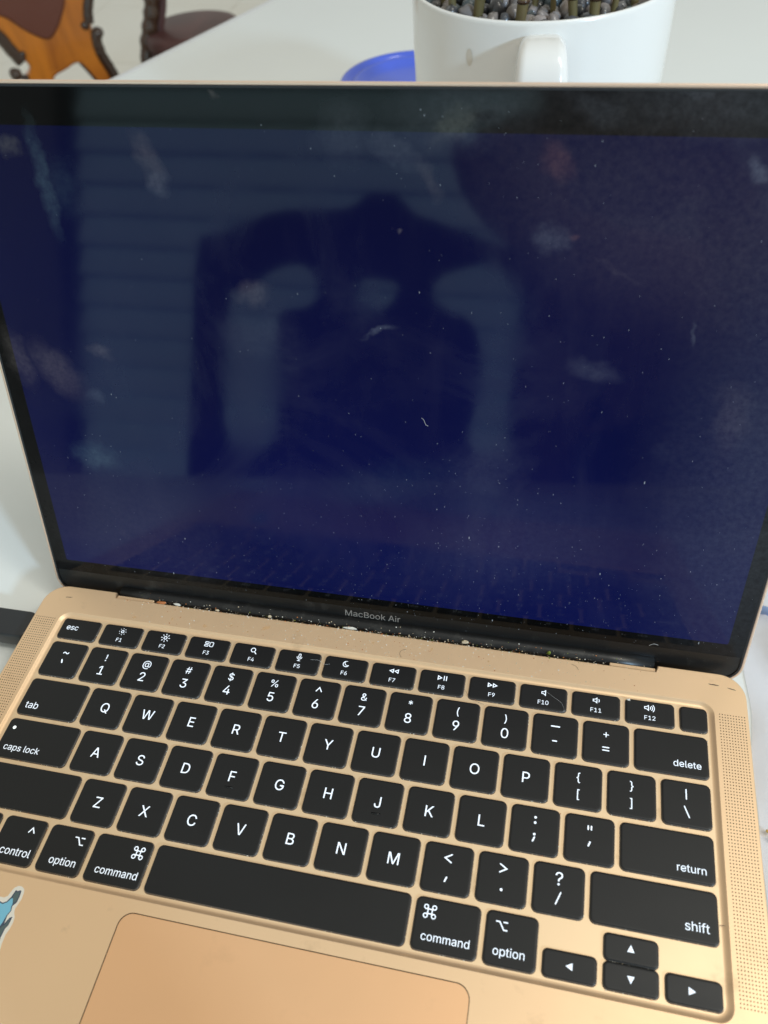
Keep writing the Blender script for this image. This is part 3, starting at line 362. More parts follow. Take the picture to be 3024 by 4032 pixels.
'p':(424, '53,-143 53,379 112,379 112,319 118,319 137,346 147,355 158,364 171,373 188,379 207,383 229,384 259,382 287,374 313,361 335,342 354,320 370,293 381,261 388,227 390,189 388,151 381,116 370,84 355,57 336,34 313,16 288,3 260,-6 229,-8 208,-7 189,-3 173,4 159,12 147,21 138,31 118,59 114,59 114,-143|220,47 242,49 262,55 279,66 294,80 306,97 316,117 323,139 327,163 328,189 327,215 323,239 316,261 307,281 295,298 280,311 262,322 243,328 220,330 198,328 178,322 161,312 147,299 134,282 125,263 118,241 114,216 113,189 114,162 118,138 125,115 135,95 147,78 162,65 179,55 198,49'),
'r':(259, '53,0 53,379 112,379 112,321 115,321 124,339 137,354 152,367 171,377 191,383 213,385 229,384 243,384 243,322 230,324 207,326 190,324 174,321 159,315 146,306 135,296 126,284 119,269 115,254 114,237 114,0'),
's':(365, '182,-8 157,-7 133,-3 112,3 93,12 76,24 62,38 50,54 41,73 36,94 94,107 101,87 111,72 124,60 141,52 160,47 181,45 206,47 227,53 244,62 258,74 265,88 268,103 266,115 262,126 254,136 243,144 229,150 212,155 149,170 118,180 92,192 72,208 58,227 50,249 47,274 49,295 55,314 65,332 79,347 95,360 115,370 137,378 161,383 187,384 212,383 234,379 254,372 271,363 286,352 299,339 309,324 318,308 324,290 268,277 262,291 254,304 243,316 228,325 210,331 187,333 166,331 147,326 131,317 119,305 111,292 109,277 110,264 115,253 124,243 136,235 152,229 172,223 229,209 261,200 287,187 306,171 320,153 328,131 331,107 329,85 323,65 312,47 298,31 281,18 260,6 236,-2 210,-7'),
't':(227, '204,379 204,327 6,327 6,379|65,471 126,471 126,98 127,83 130,70 136,61 144,55 156,51 170,50 185,51 202,54 213,2 192,-3 168,-4 138,-1 113,7 92,21 77,41 68,64 65,93'),
'u':(410, '182,-5 158,-3 135,2 115,11 97,23 82,39 69,59 60,82 54,109 53,139 53,379 114,379 114,144 116,117 124,94 137,75 154,61 175,53 200,50 218,51 234,55 249,62 263,71 274,83 283,97 290,113 295,132 296,153 296,379 357,379 357,0 298,0 298,92 307,92 294,60 277,35 257,17 234,5 209,-3'),
'y':(389, '47,-139 61,-86 71,-87 83,-89 94,-90 104,-89 113,-86 122,-81 130,-74 138,-64 145,-51 151,-36 163,-1 17,379 84,379 165,155 187,87 206,21 184,21 202,87 224,155 305,379 371,379 204,-58 196,-77 187,-93 177,-107 165,-119 153,-128 139,-136 125,-141 109,-144 91,-145 65,-143'),
'{':(273, '30,219 30,252 55,254 74,260 88,270 97,284 102,303 104,327 104,406 105,428 107,448 111,466 116,482 124,495 133,507 145,517 158,525 174,531 192,536 213,538 236,539 236,488 210,486 191,479 177,468 168,452 163,431 161,405 161,307 156,271 151,261 145,252 136,244 126,236 112,230 96,226 78,222 55,220|236,-96 213,-95 192,-92 174,-88 158,-82 145,-74 133,-64 124,-52 116,-38 111,-23 107,-5 105,15 104,38 104,116 102,140 97,160 88,174 74,183 55,189 30,191 30,224 55,224 78,221 96,218 112,213 126,206 136,199 145,191 151,181 156,171 161,136 161,39 163,12 168,-9 177,-25 191,-36 210,-43 236,-45|30,191 30,253 90,253 90,191'),
'|':(229, '141,673 141,-164 88,-164 88,673'),
'}':(273, '243,219 218,220 196,222 177,226 161,230 148,236 137,244 129,252 122,261 118,271 112,307 112,405 111,431 105,452 96,468 83,479 63,486 37,488 37,539 60,538 81,536 99,531 114,525 128,517 139,507 149,495 156,482 162,466 166,448 168,428 169,406 169,327 170,303 176,284 185,270 199,260 218,254 243,252|37,-96 37,-45 63,-43 83,-36 96,-25 105,-9 111,12 112,39 112,136 118,171 122,181 129,191 137,199 148,206 161,213 177,218 196,221 218,224 243,224 243,191 218,189 199,183 185,173 176,159 170,140 169,116 169,38 168,15 166,-5 162,-23 156,-38 149,-52 139,-64 128,-74 114,-82 99,-88 81,-92 60,-95|243,191 182,191 182,253 243,252'),
'~':(453, '52,150 53,176 58,199 66,218 76,233 89,246 103,255 119,261 135,265 151,266 168,265 183,262 197,256 212,247 228,235 246,221 275,198 282,195 290,193 299,192 312,194 323,199 332,207 339,219 343,234 344,253 400,253 399,226 394,204 386,185 376,170 364,157 349,148 334,142 318,138 301,137 284,138 269,141 254,148 239,156 224,168 207,182 177,204 170,208 162,210 154,210 141,209 130,204 121,196 114,185 109,169 108,150'),
'⌘':(697, '191,-12 172,-10 154,-5 137,3 122,14 109,27 98,43 90,60 85,78 83,97 85,116 90,135 98,152 109,167 122,180 137,191 154,200 172,205 191,206 249,206 249,303 191,303 172,305 154,310 137,318 122,328 109,342 98,357 90,374 85,392 83,412 85,431 90,449 98,466 109,481 122,494 137,505 154,513 172,518 191,520 211,518 229,513 246,505 261,494 275,481 286,466 294,449 299,431 300,412 300,355 398,355 398,412 399,431 404,449 412,466 423,481 436,494 452,505 469,513 487,518 506,520 526,518 544,513 561,505 576,494 589,481 600,466 608,449 613,431 615,412 613,392 608,374 600,357 589,342 576,329 561,318 544,310 526,305 506,303 449,303 449,206 506,206 526,205 544,200 561,191 576,180 589,167 600,152 608,135 613,116 615,97 613,78 608,60 600,43 589,27 576,14 561,3 544,-5 526,-10 506,-12 487,-10 469,-5 452,3 436,14 423,27 412,43 404,60 399,78 398,97 398,154 300,154 300,97 299,78 294,60 286,43 275,27 261,14 246,3 229,-5 211,-10|191,40 202,41 211,44 220,48 228,54 235,61 241,69 245,78 248,87 249,97 249,154 191,154 181,153 172,150 163,146 155,140 149,133 143,125 139,117 136,107 135,97 136,87 139,78 143,69 149,61 155,54 163,48 172,44 181,41|191,355 249,355 249,412 248,422 245,431 241,440 235,448 228,455 220,460 211,464 202,467 191,468 181,467 172,464 163,460 155,455 149,448 143,440 139,431 136,422 135,412 136,402 139,392 143,383 149,375 155,368 163,363 172,358 181,356|449,355 506,355 516,356 526,358 535,363 543,368 550,375 555,383 560,392 562,402 563,412 562,422 560,431 555,440 550,448 543,455 535,460 526,464 516,467 506,468 496,467 487,464 478,460 470,455 463,448 457,440 453,431 450,422 449,412|506,40 516,41 526,44 535,48 543,54 550,61 555,69 560,78 562,87 563,97 562,107 560,117 555,125 550,133 543,140 535,146 526,150 516,153 506,154 449,154 449,97 450,87 453,78 457,69 463,61 470,54 478,48 487,44 496,41|300,206 398,206 398,303 300,303'),
'⌥':(712, '412,509 650,509 650,452 412,452|62,452 62,509 259,509 488,56 650,56 650,0 454,0 225,452'),
' ':(187, ''),
}

class GP(list): pass
def sarea(P): return sum(P[i-1][0]*P[i][1]-P[i][0]*P[i-1][1] for i in range(len(P)))/2
def inside(p, P):
    c = False
    for i in range(len(P)):
        (x0, y0), (x1, y1) = P[i-1], P[i]
        if (y0 > p[1]) != (y1 > p[1]) and p[0] < (x1-x0)*(p[1]-y0)/(y1-y0)+x0: c = not c
    return c
def join(name, ms):
    bm = bmesh.new()
    for me in ms: bm.from_mesh(me)
    out = bpy.data.meshes.new(name); bm.to_mesh(out); bm.free()
    return out
def print2d(name, polys, z=0., org=(0, 0, 0)):
    """flat print: glyph contours filled by winding (overlapping contours get sheets a few microns apart), the rest even-odd"""
    ms = []; rest = [P for P in polys if not isinstance(P, GP)]
    if rest: ms.append(fill2d(name, rest, z, org))
    gl = [P for P in polys if isinstance(P, GP)]
    if gl:
        sg = 1 if sarea(max(gl, key=lambda P: abs(sarea(P)))) > 0 else -1
        outs = [P for P in gl if sarea(P)*sg > 0]; hol = [P for P in gl if sarea(P)*sg <= 0]
        lay = [[], [], [], []]
        for P in outs:
            k = 0
            while k < 3 and any(min(p[0] for p in P) < max(p[0] for p in Q) and max(p[0] for p in P) > min(p[0] for p in Q) and min(p[1] for p in P) < max(p[1] for p in Q) and max(p[1] for p in P) > min(p[1] for p in Q) for Q in lay[k]): k += 1
            lay[k].append(P)
        for k, Ps in enumerate(lay):
            if Ps: ms.append(fill2d(name, Ps+[H for H in hol if any(inside(H[0], P) for P in Ps)], z+.004*(k+1), org))
    return ms[0] if len(ms) == 1 else join(name, ms)
def glyph_polys(s, size, x, y, align='c', track=0.):
    k = size/1000.; adv = [(GLYPH[ch][0]*k+track) for ch in s]; wd = sum(adv)-track
    x0 = x-wd/2 if align == 'c' else (x-wd if align == 'r' else x); out = []
    for ch, a in zip(s, adv):
        for cs in GLYPH[ch][1].split('|'):
            if cs: out.append(GP((x0+float(p.split(',')[0])*k, y+float(p.split(',')[1])*k) for p in cs.split()))
        x0 += a
    return out, wd
def fit_text(s, x0, x1, y, embolden=0):
    """text whose width spans x0..x1, baseline y"""
    _, w = glyph_polys(s, 1000, 0, 0, 'l'); size = 1000*(x1-x0)/w*1.02
    return glyph_polys(s, size, x0, y, 'l')[0]
def capt(s, h, x, y):      # centred text with cap height h, centre of caps at y
    size = h/.509
    return glyph_polys(s, size, x, y-h/2, 'c')[0]
def stroke(pts, w, closed=False):
    """a poly-line as a filled outline of width w, round ends"""
    out = []; P = [Vector((a, b)) for a, b in pts]; 
    if closed:
        for sgn in (1, -1):
            ring = []
            for i, p in enumerate(P):
                t = (P[(i+1) % len(P)]-P[i-1]).normalized(); nn = Vector((-t.y, t.x)); ring.append(tuple(p+nn*w/2*sgn))
            out.append(ring)
        return out
    a, b = [], []
    for i, p in enumerate(P):
        t0 = (P[i]-P[i-1]).normalized() if i else (P[1]-P[0]).normalized()
        t1 = (P[i+1]-P[i]).normalized() if i < len(P)-1 else t0
        t = (t0+t1).normalized(); nn = Vector((-t.y, t.x)); k = 1/max(.5, nn.dot(Vector((-t1.y, t1.x))))
        a.append(tuple(p+nn*w/2*k)); b.append(tuple(p-nn*w/2*k))
    t = (P[-1]-P[-2]).normalized(); e = tuple(P[-1]+t*w*.35); t = (P[0]-P[1]).normalized(); s = tuple(P[0]+t*w*.35)
    return [[s]+a+[e]+b[::-1]]
def circ(x, y, r, n=18): return [(x+r*math.cos(2*math.pi*i/n), y+r*math.sin(2*math.pi*i/n)) for i in range(n)]
def arc(x, y, r, a0, a1, n=10): return [(x+r*math.cos(R(a0+(a1-a0)*i/n)), y+r*math.sin(R(a0+(a1-a0)*i/n))) for i in range(n+1)]

# ------------------------------------------------------------------ THE LAPTOP
laptop = empty('laptop', (0, -50, -16), 'open rose gold laptop with dark navy screen and crumbs along its hinge', 'laptop')
LO = Vector((0, -50, -16))
def lp(name, me, mats, parent=None):      # part of the laptop; mesh coordinates already relative to the laptop's base
    o = link(name, me, parent or laptop, mats); return o
OUT = []
# outline of the base seen from above (right back corner first, counter-clockwise)
def base_outline(ins=0.):
    P = []
    i = ins
    P += [(142.3+(10-i)*math.cos(R(a)), 45.2+(10-i)*math.sin(R(a))) for a in range(0, 91, 9)]
    P += [(119.2+i, 55.2-i), (118.6, 52.4-i), (-118.6, 52.4-i), (-119.2-i, 55.2-i)]
    P += [(-142.3+(10-i)*math.cos(R(a)), 45.2+(10-i)*math.sin(R(a))) for a in range(90, 181, 9)]
    P += [(-142.3+(10-i)*math.cos(R(a)), -147+(10-i)*math.sin(R(a))) for a in range(180, 271, 9)]
    P += [(142.3+(10-i)*math.cos(R(a)), -147+(10-i)*math.sin(R(a))) for a in range(270, 361, 9)]
    return P
WELL = (-139.9, 139.9, -66.9, 41.8)
well0 = rr(*WELL, 5.2, 8)
PAD = (-60.1, 60.2, -152, -71.1)
pad_hole = rr(PAD[0]-.2, PAD[1]+.2, PAD[2]-.2, PAD[3]+.2, 4.75, 7)
GX, GY0, GY1, GPITCH = (141.2, 151.25), -62.0, 38.0, 1.16
NG = 10; pitch_x = (GX[1]-GX[0])/NG
def gril(sgn): return [(sgn*x, y) for x, y in ([(GX[0], GY0), (GX[1], GY0), (GX[1], GY1), (GX[0], GY1)])]
top = fill2d('base_top', [base_outline(.45), well0, pad_hole, gril(1), gril(-1)], .3, LO)
# sides + fillets in one more mesh, joined
o0 = base_outline(.45); n0 = len(o0)
L = [lift(base_outline(.45), .3), lift(base_outline(.15), .22), lift(base_outline(0), -.1), lift(base_outline(0), -2.6)]
for ins, z in ((.8, -4.6), (3, -7.5), (8, -11.5), (9.5, -13.2)):
    L.append([(x*(1-ins/152), (y+50)*(1-ins/106)-50, z) for x, y in base_outline(0)])
V, F = rings(L, False, True)
F = [tuple(reversed(f)) for f in F]
side = mesh('base_side', V, F, True, org=LO)
prof = [(0, .3), (.25, .16), (.5, -.08), (.9, -.42), (1.3, -.68), (1.7, -.81), (2.2, -.85)]
L = [lift(rr(WELL[0]+i, WELL[1]-i, WELL[2]+i, WELL[3]-i, 5.2-i*.75, 8), z) for i, z in prof]
V, F = rings(L, False, False); F = [tuple(reversed(f)) for f in F]
fillet = mesh('fillet', V, F, True, org=LO)
base = lp('base_shell', join('base_shell', [top, side, fillet]), [M_body])
tray = fill2d('keyboard_tray', [rr(WELL[0]+2.1, WELL[1]-2.1, WELL[2]+2.1, WELL[3]-2.1, 3.6, 8)], -.85, LO)
tray = lp('keyboard_tray', tray, [M_floor])
# trackpad
L = [lift(rr(PAD[0], PAD[1], PAD[2], PAD[3], 4.6, 7), -1.), lift(rr(PAD[0], PAD[1], PAD[2], PAD[3], 4.6, 7), .1), lift(rr(PAD[0]+.12, PAD[1]-.12, PAD[2]+.12, PAD[3]-.12, 4.5, 7), .2)]
V, F = rings(L, False, True)
lp('trackpad', mesh('trackpad', V, F, org=LO), [M_pad])
g = rr(PAD[0]-.6, PAD[1]+.6, PAD[2]-.6, PAD[3]+.6, 5, 7); lp('trackpad_groove', mesh('trackpad_groove', lift(g, -.75), [tuple(range(len(g)))], org=LO), [M_groove])
# speaker grilles: a plate with real round holes
def grille_mesh(sgn):
    V, F, mi = [], [], []; rows = int(round((GY1-GY0)/GPITCH)); py = (GY1-GY0)/rows; r = .23
    nv = 0
    for ix in range(NG):
        for iy in range(rows):
            x0 = GX[0]+ix*pitch_x; y0 = GY0+iy*py; cx, cy = x0+pitch_x/2, y0+py/2
            sq = [(x0+pitch_x, cy), (x0+pitch_x, y0+py), (cx, y0+py), (x0, y0+py), (x0, cy), (x0, y0), (cx, y0), (x0+pitch_x, y0)]
            oc = [(cx+r*math.cos(R(45*k)), cy+r*math.sin(R(45*k))) for k in range(8)]
            V += [(sgn*x, y, .3) for x, y in sq]+[(sgn*x, y, .3) for x, y in oc]+[(sgn*x, y, -.05) for x, y in oc]
            for k in range(8):
                j = (k+1) % 8
                q = (nv+k, nv+j, nv+8+j, nv+8+k); q2 = (nv+8+k, nv+8+j, nv+16+j, nv+16+k)
                F += [q, q2] if sgn > 0 else [q[::-1], q2[::-1]]; mi += [0, 1]
            q = tuple(nv+16+k for k in range(8)); F.append(q if sgn > 0 else q[::-1]); mi.append(1)
            nv += 24
    return mesh('speaker_grille', V, F, mi=mi, org=LO)
for s_ in (1, -1):
    o = lp('speaker_grille', grille_mesh(s_), [M_body, M_hole])
    o['label'] = 'dotted speaker grille %s of the keyboard' % ('right' if s_ > 0 else 'left'); o['kind'] = 'stuff'
# hinge ledges in the two notches
for s_ in (1, -1):
    x0, x1 = sorted((s_*100.5, s_*118.4))
    V, F = rings([lift(rr(x0, x1, 52.45, 54.2, .3, 2), -6), lift(rr(x0, x1, 52.45, 54.2, .3, 2), -.6), lift(rr(x0+.2, x1-.2, 52.6, 54.0, .2, 2), -.45)])
    lp('hinge_cap', mesh('hinge_cap', V, F, org=LO), [M_body])
# rubber feet
for x in (-110, 110):
    for y in (-135, 35):
        V, F = lathe([(4, -16), (6, -15.6), (6, -13)], (x, y), 20, True, False); lp('rubber_foot', mesh('rubber_foot', V, F, org=LO), [M_hinge])

# ---- keys
KW, KH = 17.0, 16.5; PX, PY = 19.0, 18.565
def key_mesh(x0, x1, y0, y1, r=1.9):
    cx, cy = (x0+x1)/2, (y0+y1)/2
    spec = [(-.12, -1.3), (-.12, -.75), (.0, -.38), (.10, -.17), (.26, -.05), (.5, 0.), (.9, .0)]
    L = [lift(rr(x0+i, x1-i, y0+i, y1-i, max(.5, r-i*.8), 5), z) for i, z in spec]
    V, F = rings(L, False, True); nf = len(F)
    n = len(L[0]); mi = [1 if n <= f < n*3 else 0 for f in range(nf)]
    me = mesh('key', V, F, [True]*(nf-1)+[False], mi, (cx, cy, -1.1)); return me, (cx, cy)
SLOTS = []
_cache = {}
def key(x0, x1, y0, y1, polys=None, label=None, r=1.9, extra=None):
    k = (round(x1-x0, 2), round(y1-y0, 2), r)
    cx, cy = (x0+x1)/2, (y0+y1)/2
    if k not in _cache:
        _cache[k] = key_mesh(x0, x1, y0, y1, r)[0]
        _cache[k].materials.append(M_key); _cache[k].materials.append(M_keyside)
    o = bpy.data.objects.new('key', _cache[k]); COL.objects.link(o); o.parent = laptop
    o.location = (Vector((cx, cy, -1.1))-LO)*MM
    o.rotation_euler = (R(random.uniform(-.35, .35)), R(random.uniform(-.35, .35)), 0)
    if label: o['label'] = label
    SLOTS.append((x0-.22, x1+.22, y0-.28, y1+.22, r+.2))
    if polys:
        me = print2d('legend', polys, .018, (cx, cy, -1.1)); link('legend', me, o, [M_leg])
    if extra: extra(o, cx, cy)
    return o
def kx(u0, u1): return ((u0-7.25)*PX+1.0, (u1-7.25)*PX-1.0)
def ky(r): c = (2-r)*PY; return (c-KH/2, c+KH/2)
def K(u0, u1, r, polys=None, **kw):
    a, b = kx(u0, u1); c, d = ky(r); return key(a, b, c, d, polys(a, b, c, d) if callable(polys) else polys, **kw)
# function row
FY = (28.7, 38.8); LW = .36
def fx(i): a = -116.9+(i-1)*20.34; return a, a+18.25
def sun(x, y, big):
    P = [circ(x, y, .86 if big else .74)]; P.append(circ(x, y, .50 if big else .42))
    n = 8
    for i in range(n):
        a = 2*math.pi*i/n; r0, r1 = (1.4, 2.0) if big else (1.4, 1.62)
        P += stroke([(x+r0*math.cos(a), y+r0*math.sin(a)), (x+r1*math.cos(a), y+r1*math.sin(a))], .3)
    return P
def rrs(x0, x1, y0, y1, r, w): return [rr(x0, x1, y0, y1, r, 3), rr(x0+w, x1-w, y0+w, y1-w, max(.08, r-w), 3)]
def tri(x, y, w, h, lw=.34):
    c = [(x, y-h/2), (x, y+h/2), (x+w, y)]; k = lw/h*2.6
    g = (x+w/3, y); inn = [(g[0]+(px-g[0])*(1-k*1.35), g[1]+(py-g[1])*(1-k*1.35)) for px, py in c]
    return [c, inn]
def spk(x, y):
    o = [(x, y-.55), (x, y+.55), (x+.75, y+.55), (x+1.75, y+1.35), (x+1.75, y-1.35), (x+.75, y-.55)]
    i = [(x+.32, y-.27), (x+.32, y+.27), (x+.88, y+.27), (x+1.43, y+.72), (x+1.43, y-.72), (x+.88, y-.27)]
    return [o, i]
def icon(i, x, y):
    if i in (1, 2): return sun(x, y, i == 2)
    if i == 3: return rrs(x-2, x-.15, y+.15, y+1.25, .35, .3)+rrs(x-2, x-.15, y-1.25, y-.15, .35, .3)+rrs(x+.2, x+2, y-1.2, y+1.2, .5, .3)
    if i == 4: return [circ(x-.25, y+.3, 1.12), circ(x-.25, y+.3, .78)]+stroke([(x+.62, y-.62), (x+1.4, y-1.45)], .4)
    if i == 5: return [rr(x-.55, x+.55, y-.35, y+1.75, .5, 4), rr(x-.27, x+.27, y-.08, y+1.47, .24, 4)]+stroke(arc(x, y+.2, 1.05, 180, 360), .28)+stroke([(x, y-.95), (x, y-1.6)], .28)+stroke([(x-.6, y-1.65), (x+.6, y-1.65)], .28)
    if i == 6: o = arc(x, y, 1.4, 60, 330, 20); inn = arc(x+.72, y+.62, 1.15, -62, -208, 12); return [o+inn, [(px*.80+(x-.42)*.2+.0, py*.80+(y-.36)*.2) for px, py in (arc(x, y, 1.25, 84, 306, 18)+arc(x+.72, y+.62, 1.42, -76, -196, 10))]]
    if i == 7: return [[(2*x-a, b) for a, b in P] for P in (tri(x-2.05+2.05, y, 1.95, 2.1)+tri(x-2.05, y, 1.95, 2.1))]
    if i == 8: return tri(x-2.0, y, 1.95, 2.2)+stroke([(x+.65, y-1), (x+.65, y+1)], .36)+stroke([(x+1.6, y-1), (x+1.6, y+1)], .36)
    if i == 9: return tri(x-1.95, y, 1.95, 2.1)+tri(x+.1, y, 1.95, 2.1)
    if i == 10: return spk(x-.9, y)
    if i == 11: return spk(x-1.3, y)+stroke(arc(x+.3, y, .9, -40, 40, 6), .3)
    if i == 12: return spk(x-2.1, y)+stroke(arc(x-.6, y, .9, -38, 38, 6), .3)+stroke(arc(x-.6, y, 1.6, -38, 38, 6), .3)+stroke(arc(x-.6, y, 2.3, -38, 38, 6), .3)
key(-137, -119, *FY, fit_text('esc', -134.3, -128.6, 33.1), r=1.5)
for i in range(1, 13):
    a, b = fx(i); cx = (a+b)/2
    key(a, b, *FY, icon(i, cx, 35.8)+capt('F%d' % i, 1.75, cx, 31.6), r=1.5)
key(127.2, 137.2, *FY, r=1.6, label='blank square fingerprint key at the right end of the top row')
# number row
TOP = '~!@#$%^&*()_+'; BOT = '`1234567890-='
def bold(polys): return polys
for i in range(13):
    a, b = kx(i, i+1); cx = (a+b)/2; t, q = TOP[i], BOT[i]
    P = []
    if t == '_': P += stroke([(cx-1.6, 22.1), (cx+1.6, 22.1)], .5)
    elif t == '~': P += capt('~', 3.9, cx, 22.0)
    elif t == '^': P += stroke([(cx-1.15, 21.6), (cx, 23.4), (cx+1.15, 21.6)], .42)
    else: P += capt(t, 3.15, cx, 22.2)
    if q == '-': P += stroke([(cx-.8, 16.1), (cx+.8, 16.1)], .5)
    elif q == '=': P += stroke([(cx-1.2, 16.7), (cx+1.2, 16.7)], .45)+stroke([(cx-1.2, 15.5), (cx+1.2, 15.5)], .45)
    elif q == '`': P += stroke([(cx-.35, 18.3), (cx+.25, 16.8)], .6)
    else: P += capt(q, 4.02, cx, 16.1)
    K(i, i+1, 1, P)
K(13, 14.5, 1, lambda a, b, c, d: fit_text('delete', 124.0, 134.0, 13.7))
K(0, 1.5, 2, lambda a, b, c, d: fit_text('tab', -134.0, -128.2, -5.4))
for i, ch in enumerate('QWERTYUIOP'):
    K(1.5+i, 2.5+i, 2, lambda a, b, c, d: capt(ch, 4.02, (a+b)/2, 0))
for u, t, q in ((11.5, '{', '['), (12.5, '}', ']')):
    K(u, u+1, 2, lambda a, b, c, d: capt(t, 3.2, (a+b)/2, 3.3)+capt(q, 3.2, (a+b)/2, -3.1))
K(13.5, 14.5, 2, lambda a, b, c, d: stroke([((a+b)/2, 1.6), ((a+b)/2, 5.3)], .42)+stroke([((a+b)/2-.8, -1.0), ((a+b)/2+.8, -5.0)], .42))
def capslock_led(o, cx, cy):
    P = circ(-133.5, -14.4, .72, 20); me = mesh('indicator_light', lift(P, .02), [tuple(range(20))], org=(cx, cy, -1.1)); link('indicator_light', me, o, [M_led])
K(0, 1.75, 3, lambda a, b, c, d: fit_text('caps lock', -133.9, -118.4, -23.7), extra=capslock_led)
def hbar(o, cx, cy):
    V, F = rings([lift(rr(cx-1.7, cx+1.7, cy-4.75, cy-4.02, .28, 3), 0), lift(rr(cx-1.6, cx+1.6, cy-4.65, cy-4.25, .2, 3), .22)])
    link('homing_bar', mesh('homing_bar', V, F, True, org=(cx, cy, -1.1)), o, [M_bumpbar])
for i, ch in enumerate('ASDFGHJKL'):
    K(1.75+i, 2.75+i, 3, lambda a, b, c, d: capt(ch, 4.02, (a+b)/2, -18.7), extra=hbar if ch in 'FJ' else None)
def dots(x, ys, r=.36): return [circ(x, y, r, 14) for y in ys]
def comma(x, y): return stroke([(x+.25, y+.75), (x-.35, y-.8)], .55)
K(10.75, 11.75, 3, lambda a, b, c, d: dots((a+b)/2, (-14.2, -16.1), .46)+dots((a+b)/2, (-20.2,), .46)+comma((a+b)/2-.1, -21.9))
K(11.75, 12.75, 3, lambda a, b, c, d: stroke([((a+b)/2-.55, -13.9), ((a+b)/2-.55, -15.3)], .5)+stroke([((a+b)/2+.55, -13.9), ((a+b)/2+.55, -15.3)], .5)+comma((a+b)/2, -20.2))
K(12.75, 14.5, 3, lambda a, b, c, d: fit_text('return', 124.0, 133.9, -23.8))
K(0, 2.25, 4)
for i, ch in enumerate('ZXCVBNM'):
    K(2.25+i, 3.25+i, 4, lambda a, b, c, d: capt(ch, 4.02, (a+b)/2, -37.2))
K(9.25, 10.25, 4, lambda a, b, c, d: stroke([((a+b)/2+1.15, -32.3), ((a+b)/2-1.2, -33.7), ((a+b)/2+1.15, -35.1)], .46)+comma((a+b)/2, -40.8))
K(10.25, 11.25, 4, lambda a, b, c, d: stroke([((a+b)/2-1.15, -32.3), ((a+b)/2+1.2, -33.7), ((a+b)/2-1.15, -35.1)], .46)+dots((a+b)/2, (-40.7,), .48))
K(11.25, 12.25, 4, lambda a, b, c, d: capt('?', 4.3, (a+b)/2, -33.7)+stroke([((a+b)/2-.8, -42.0), ((a+b)/2+.8, -38.0)], .44))
K(12.25, 14.5, 4, lambda a, b, c, d: fit_text('shift', 126.0, 133.8, -42.1))
# bottom row
def chev(x, y): return stroke([(x-1.15, y-.9), (x, y+.9), (x+1.15, y-.9)], .42)
def opt(x, y): return stroke([(x-1.9, y+1.2), (x-.7, y+1.2), (x+.75, y-1.2), (x+1.9, y-1.2)], .42)+stroke([(x+.55, y+1.2), (x+1.9, y+1.2)], .42)
def cmdsym(x, y):
    k, r = .72, .66; P = []
    pts = []
    for sx, sy, a0 in ((1, 1, -90), (-1, 1, 0), (-1, -1, 90), (1, -1, 180)):
        pts += [(x+sx*(k+r)+r*math.cos(R(a0+a)), y+sy*(k+r)+r*math.sin(R(a0+a))) for a in ((0, 30, 60, 90, 120, 150, 180, 210, 240, 270) if False else [])]
    for sx in (1, -1):
        for sy in (1, -1):
            c = circ(x+sx*(k+r), y+sy*(k+r), r, 16); P.append(stroke(c, .36, True))
    for s in (1, -1):
        P.append(stroke([(x-k-r, y+s*k), (x+k+r, y+s*k)], .36)); P.append(stroke([(x+s*k, y-k-r), (x+s*k, y+k+r)], .36))
    return P
K(0, 1, 5)
K(1, 2, 5, lambda a, b, c, d: chev(-105.6, -51.4)+fit_text('control', -114.6, -102.4, -60.9))
K(2, 3, 5, lambda a, b, c, d: opt(-86.2, -51.9)+fit_text('option', -94.5, -83.9, -60.9))
def cmdlegend(x, y):
    def ex(o, cx, cy):
        ms = [fill2d('s', q, .018+.004*i/10, (cx, cy, -1.1)) for i, q in enumerate(cmdsym(x, y))]
        link('legend', join('legend', ms), o, [M_leg])
    return ex
K(3, 4.25, 5, lambda a, b, c, d: fit_text('command', -76.3, -59.9, -60.9), extra=cmdlegend(-62.6, -51.9))
K(4.25, 9.25, 5, label='long blank space bar')
K(9.25, 10.5, 5, lambda a, b, c, d: fit_text('command', 41.9, 58.1, -60.8), extra=cmdlegend(43.9, -51.9))
K(10.5, 11.5, 5, lambda a, b, c, d: opt(67.9, -51.9)+fit_text('option', 65.6, 76.1, -60.8))
def at3(cx, cy, a, s=1.2): return [[(cx+s*1.15*math.cos(R(a+q)), cy+s*1.15*math.sin(R(a+q))) for q in (0, 125, 235)]]
a, b = kx(11.5, 12.5); key(a, b, -63.9, -55.6, at3(90.4, -59.8, 180), r=1.6)
a, b = kx(12.5, 13.5); key(a, b, -55.55, -47.4, at3(109.2, -51.3, 90), r=1.6); key(a, b, -63.9, -55.85, at3(109.2, -59.8, 270), r=1.6)
a, b = kx(13.5, 14.5); key(a, b, -63.9, -55.6, at3(127.4, -59.7, 0), r=1.6)
# dark slots in the tray around every key
ms = []
for s_ in SLOTS:
    P = rr(*s_[:4], s_[4], 4); ms.append((lift(P, -.838), [tuple(range(len(P)))]))
V, F = merge(ms); tag(lp('key_gap', mesh('key_gap', V, F, org=LO), [M_groove]), kind='stuff')

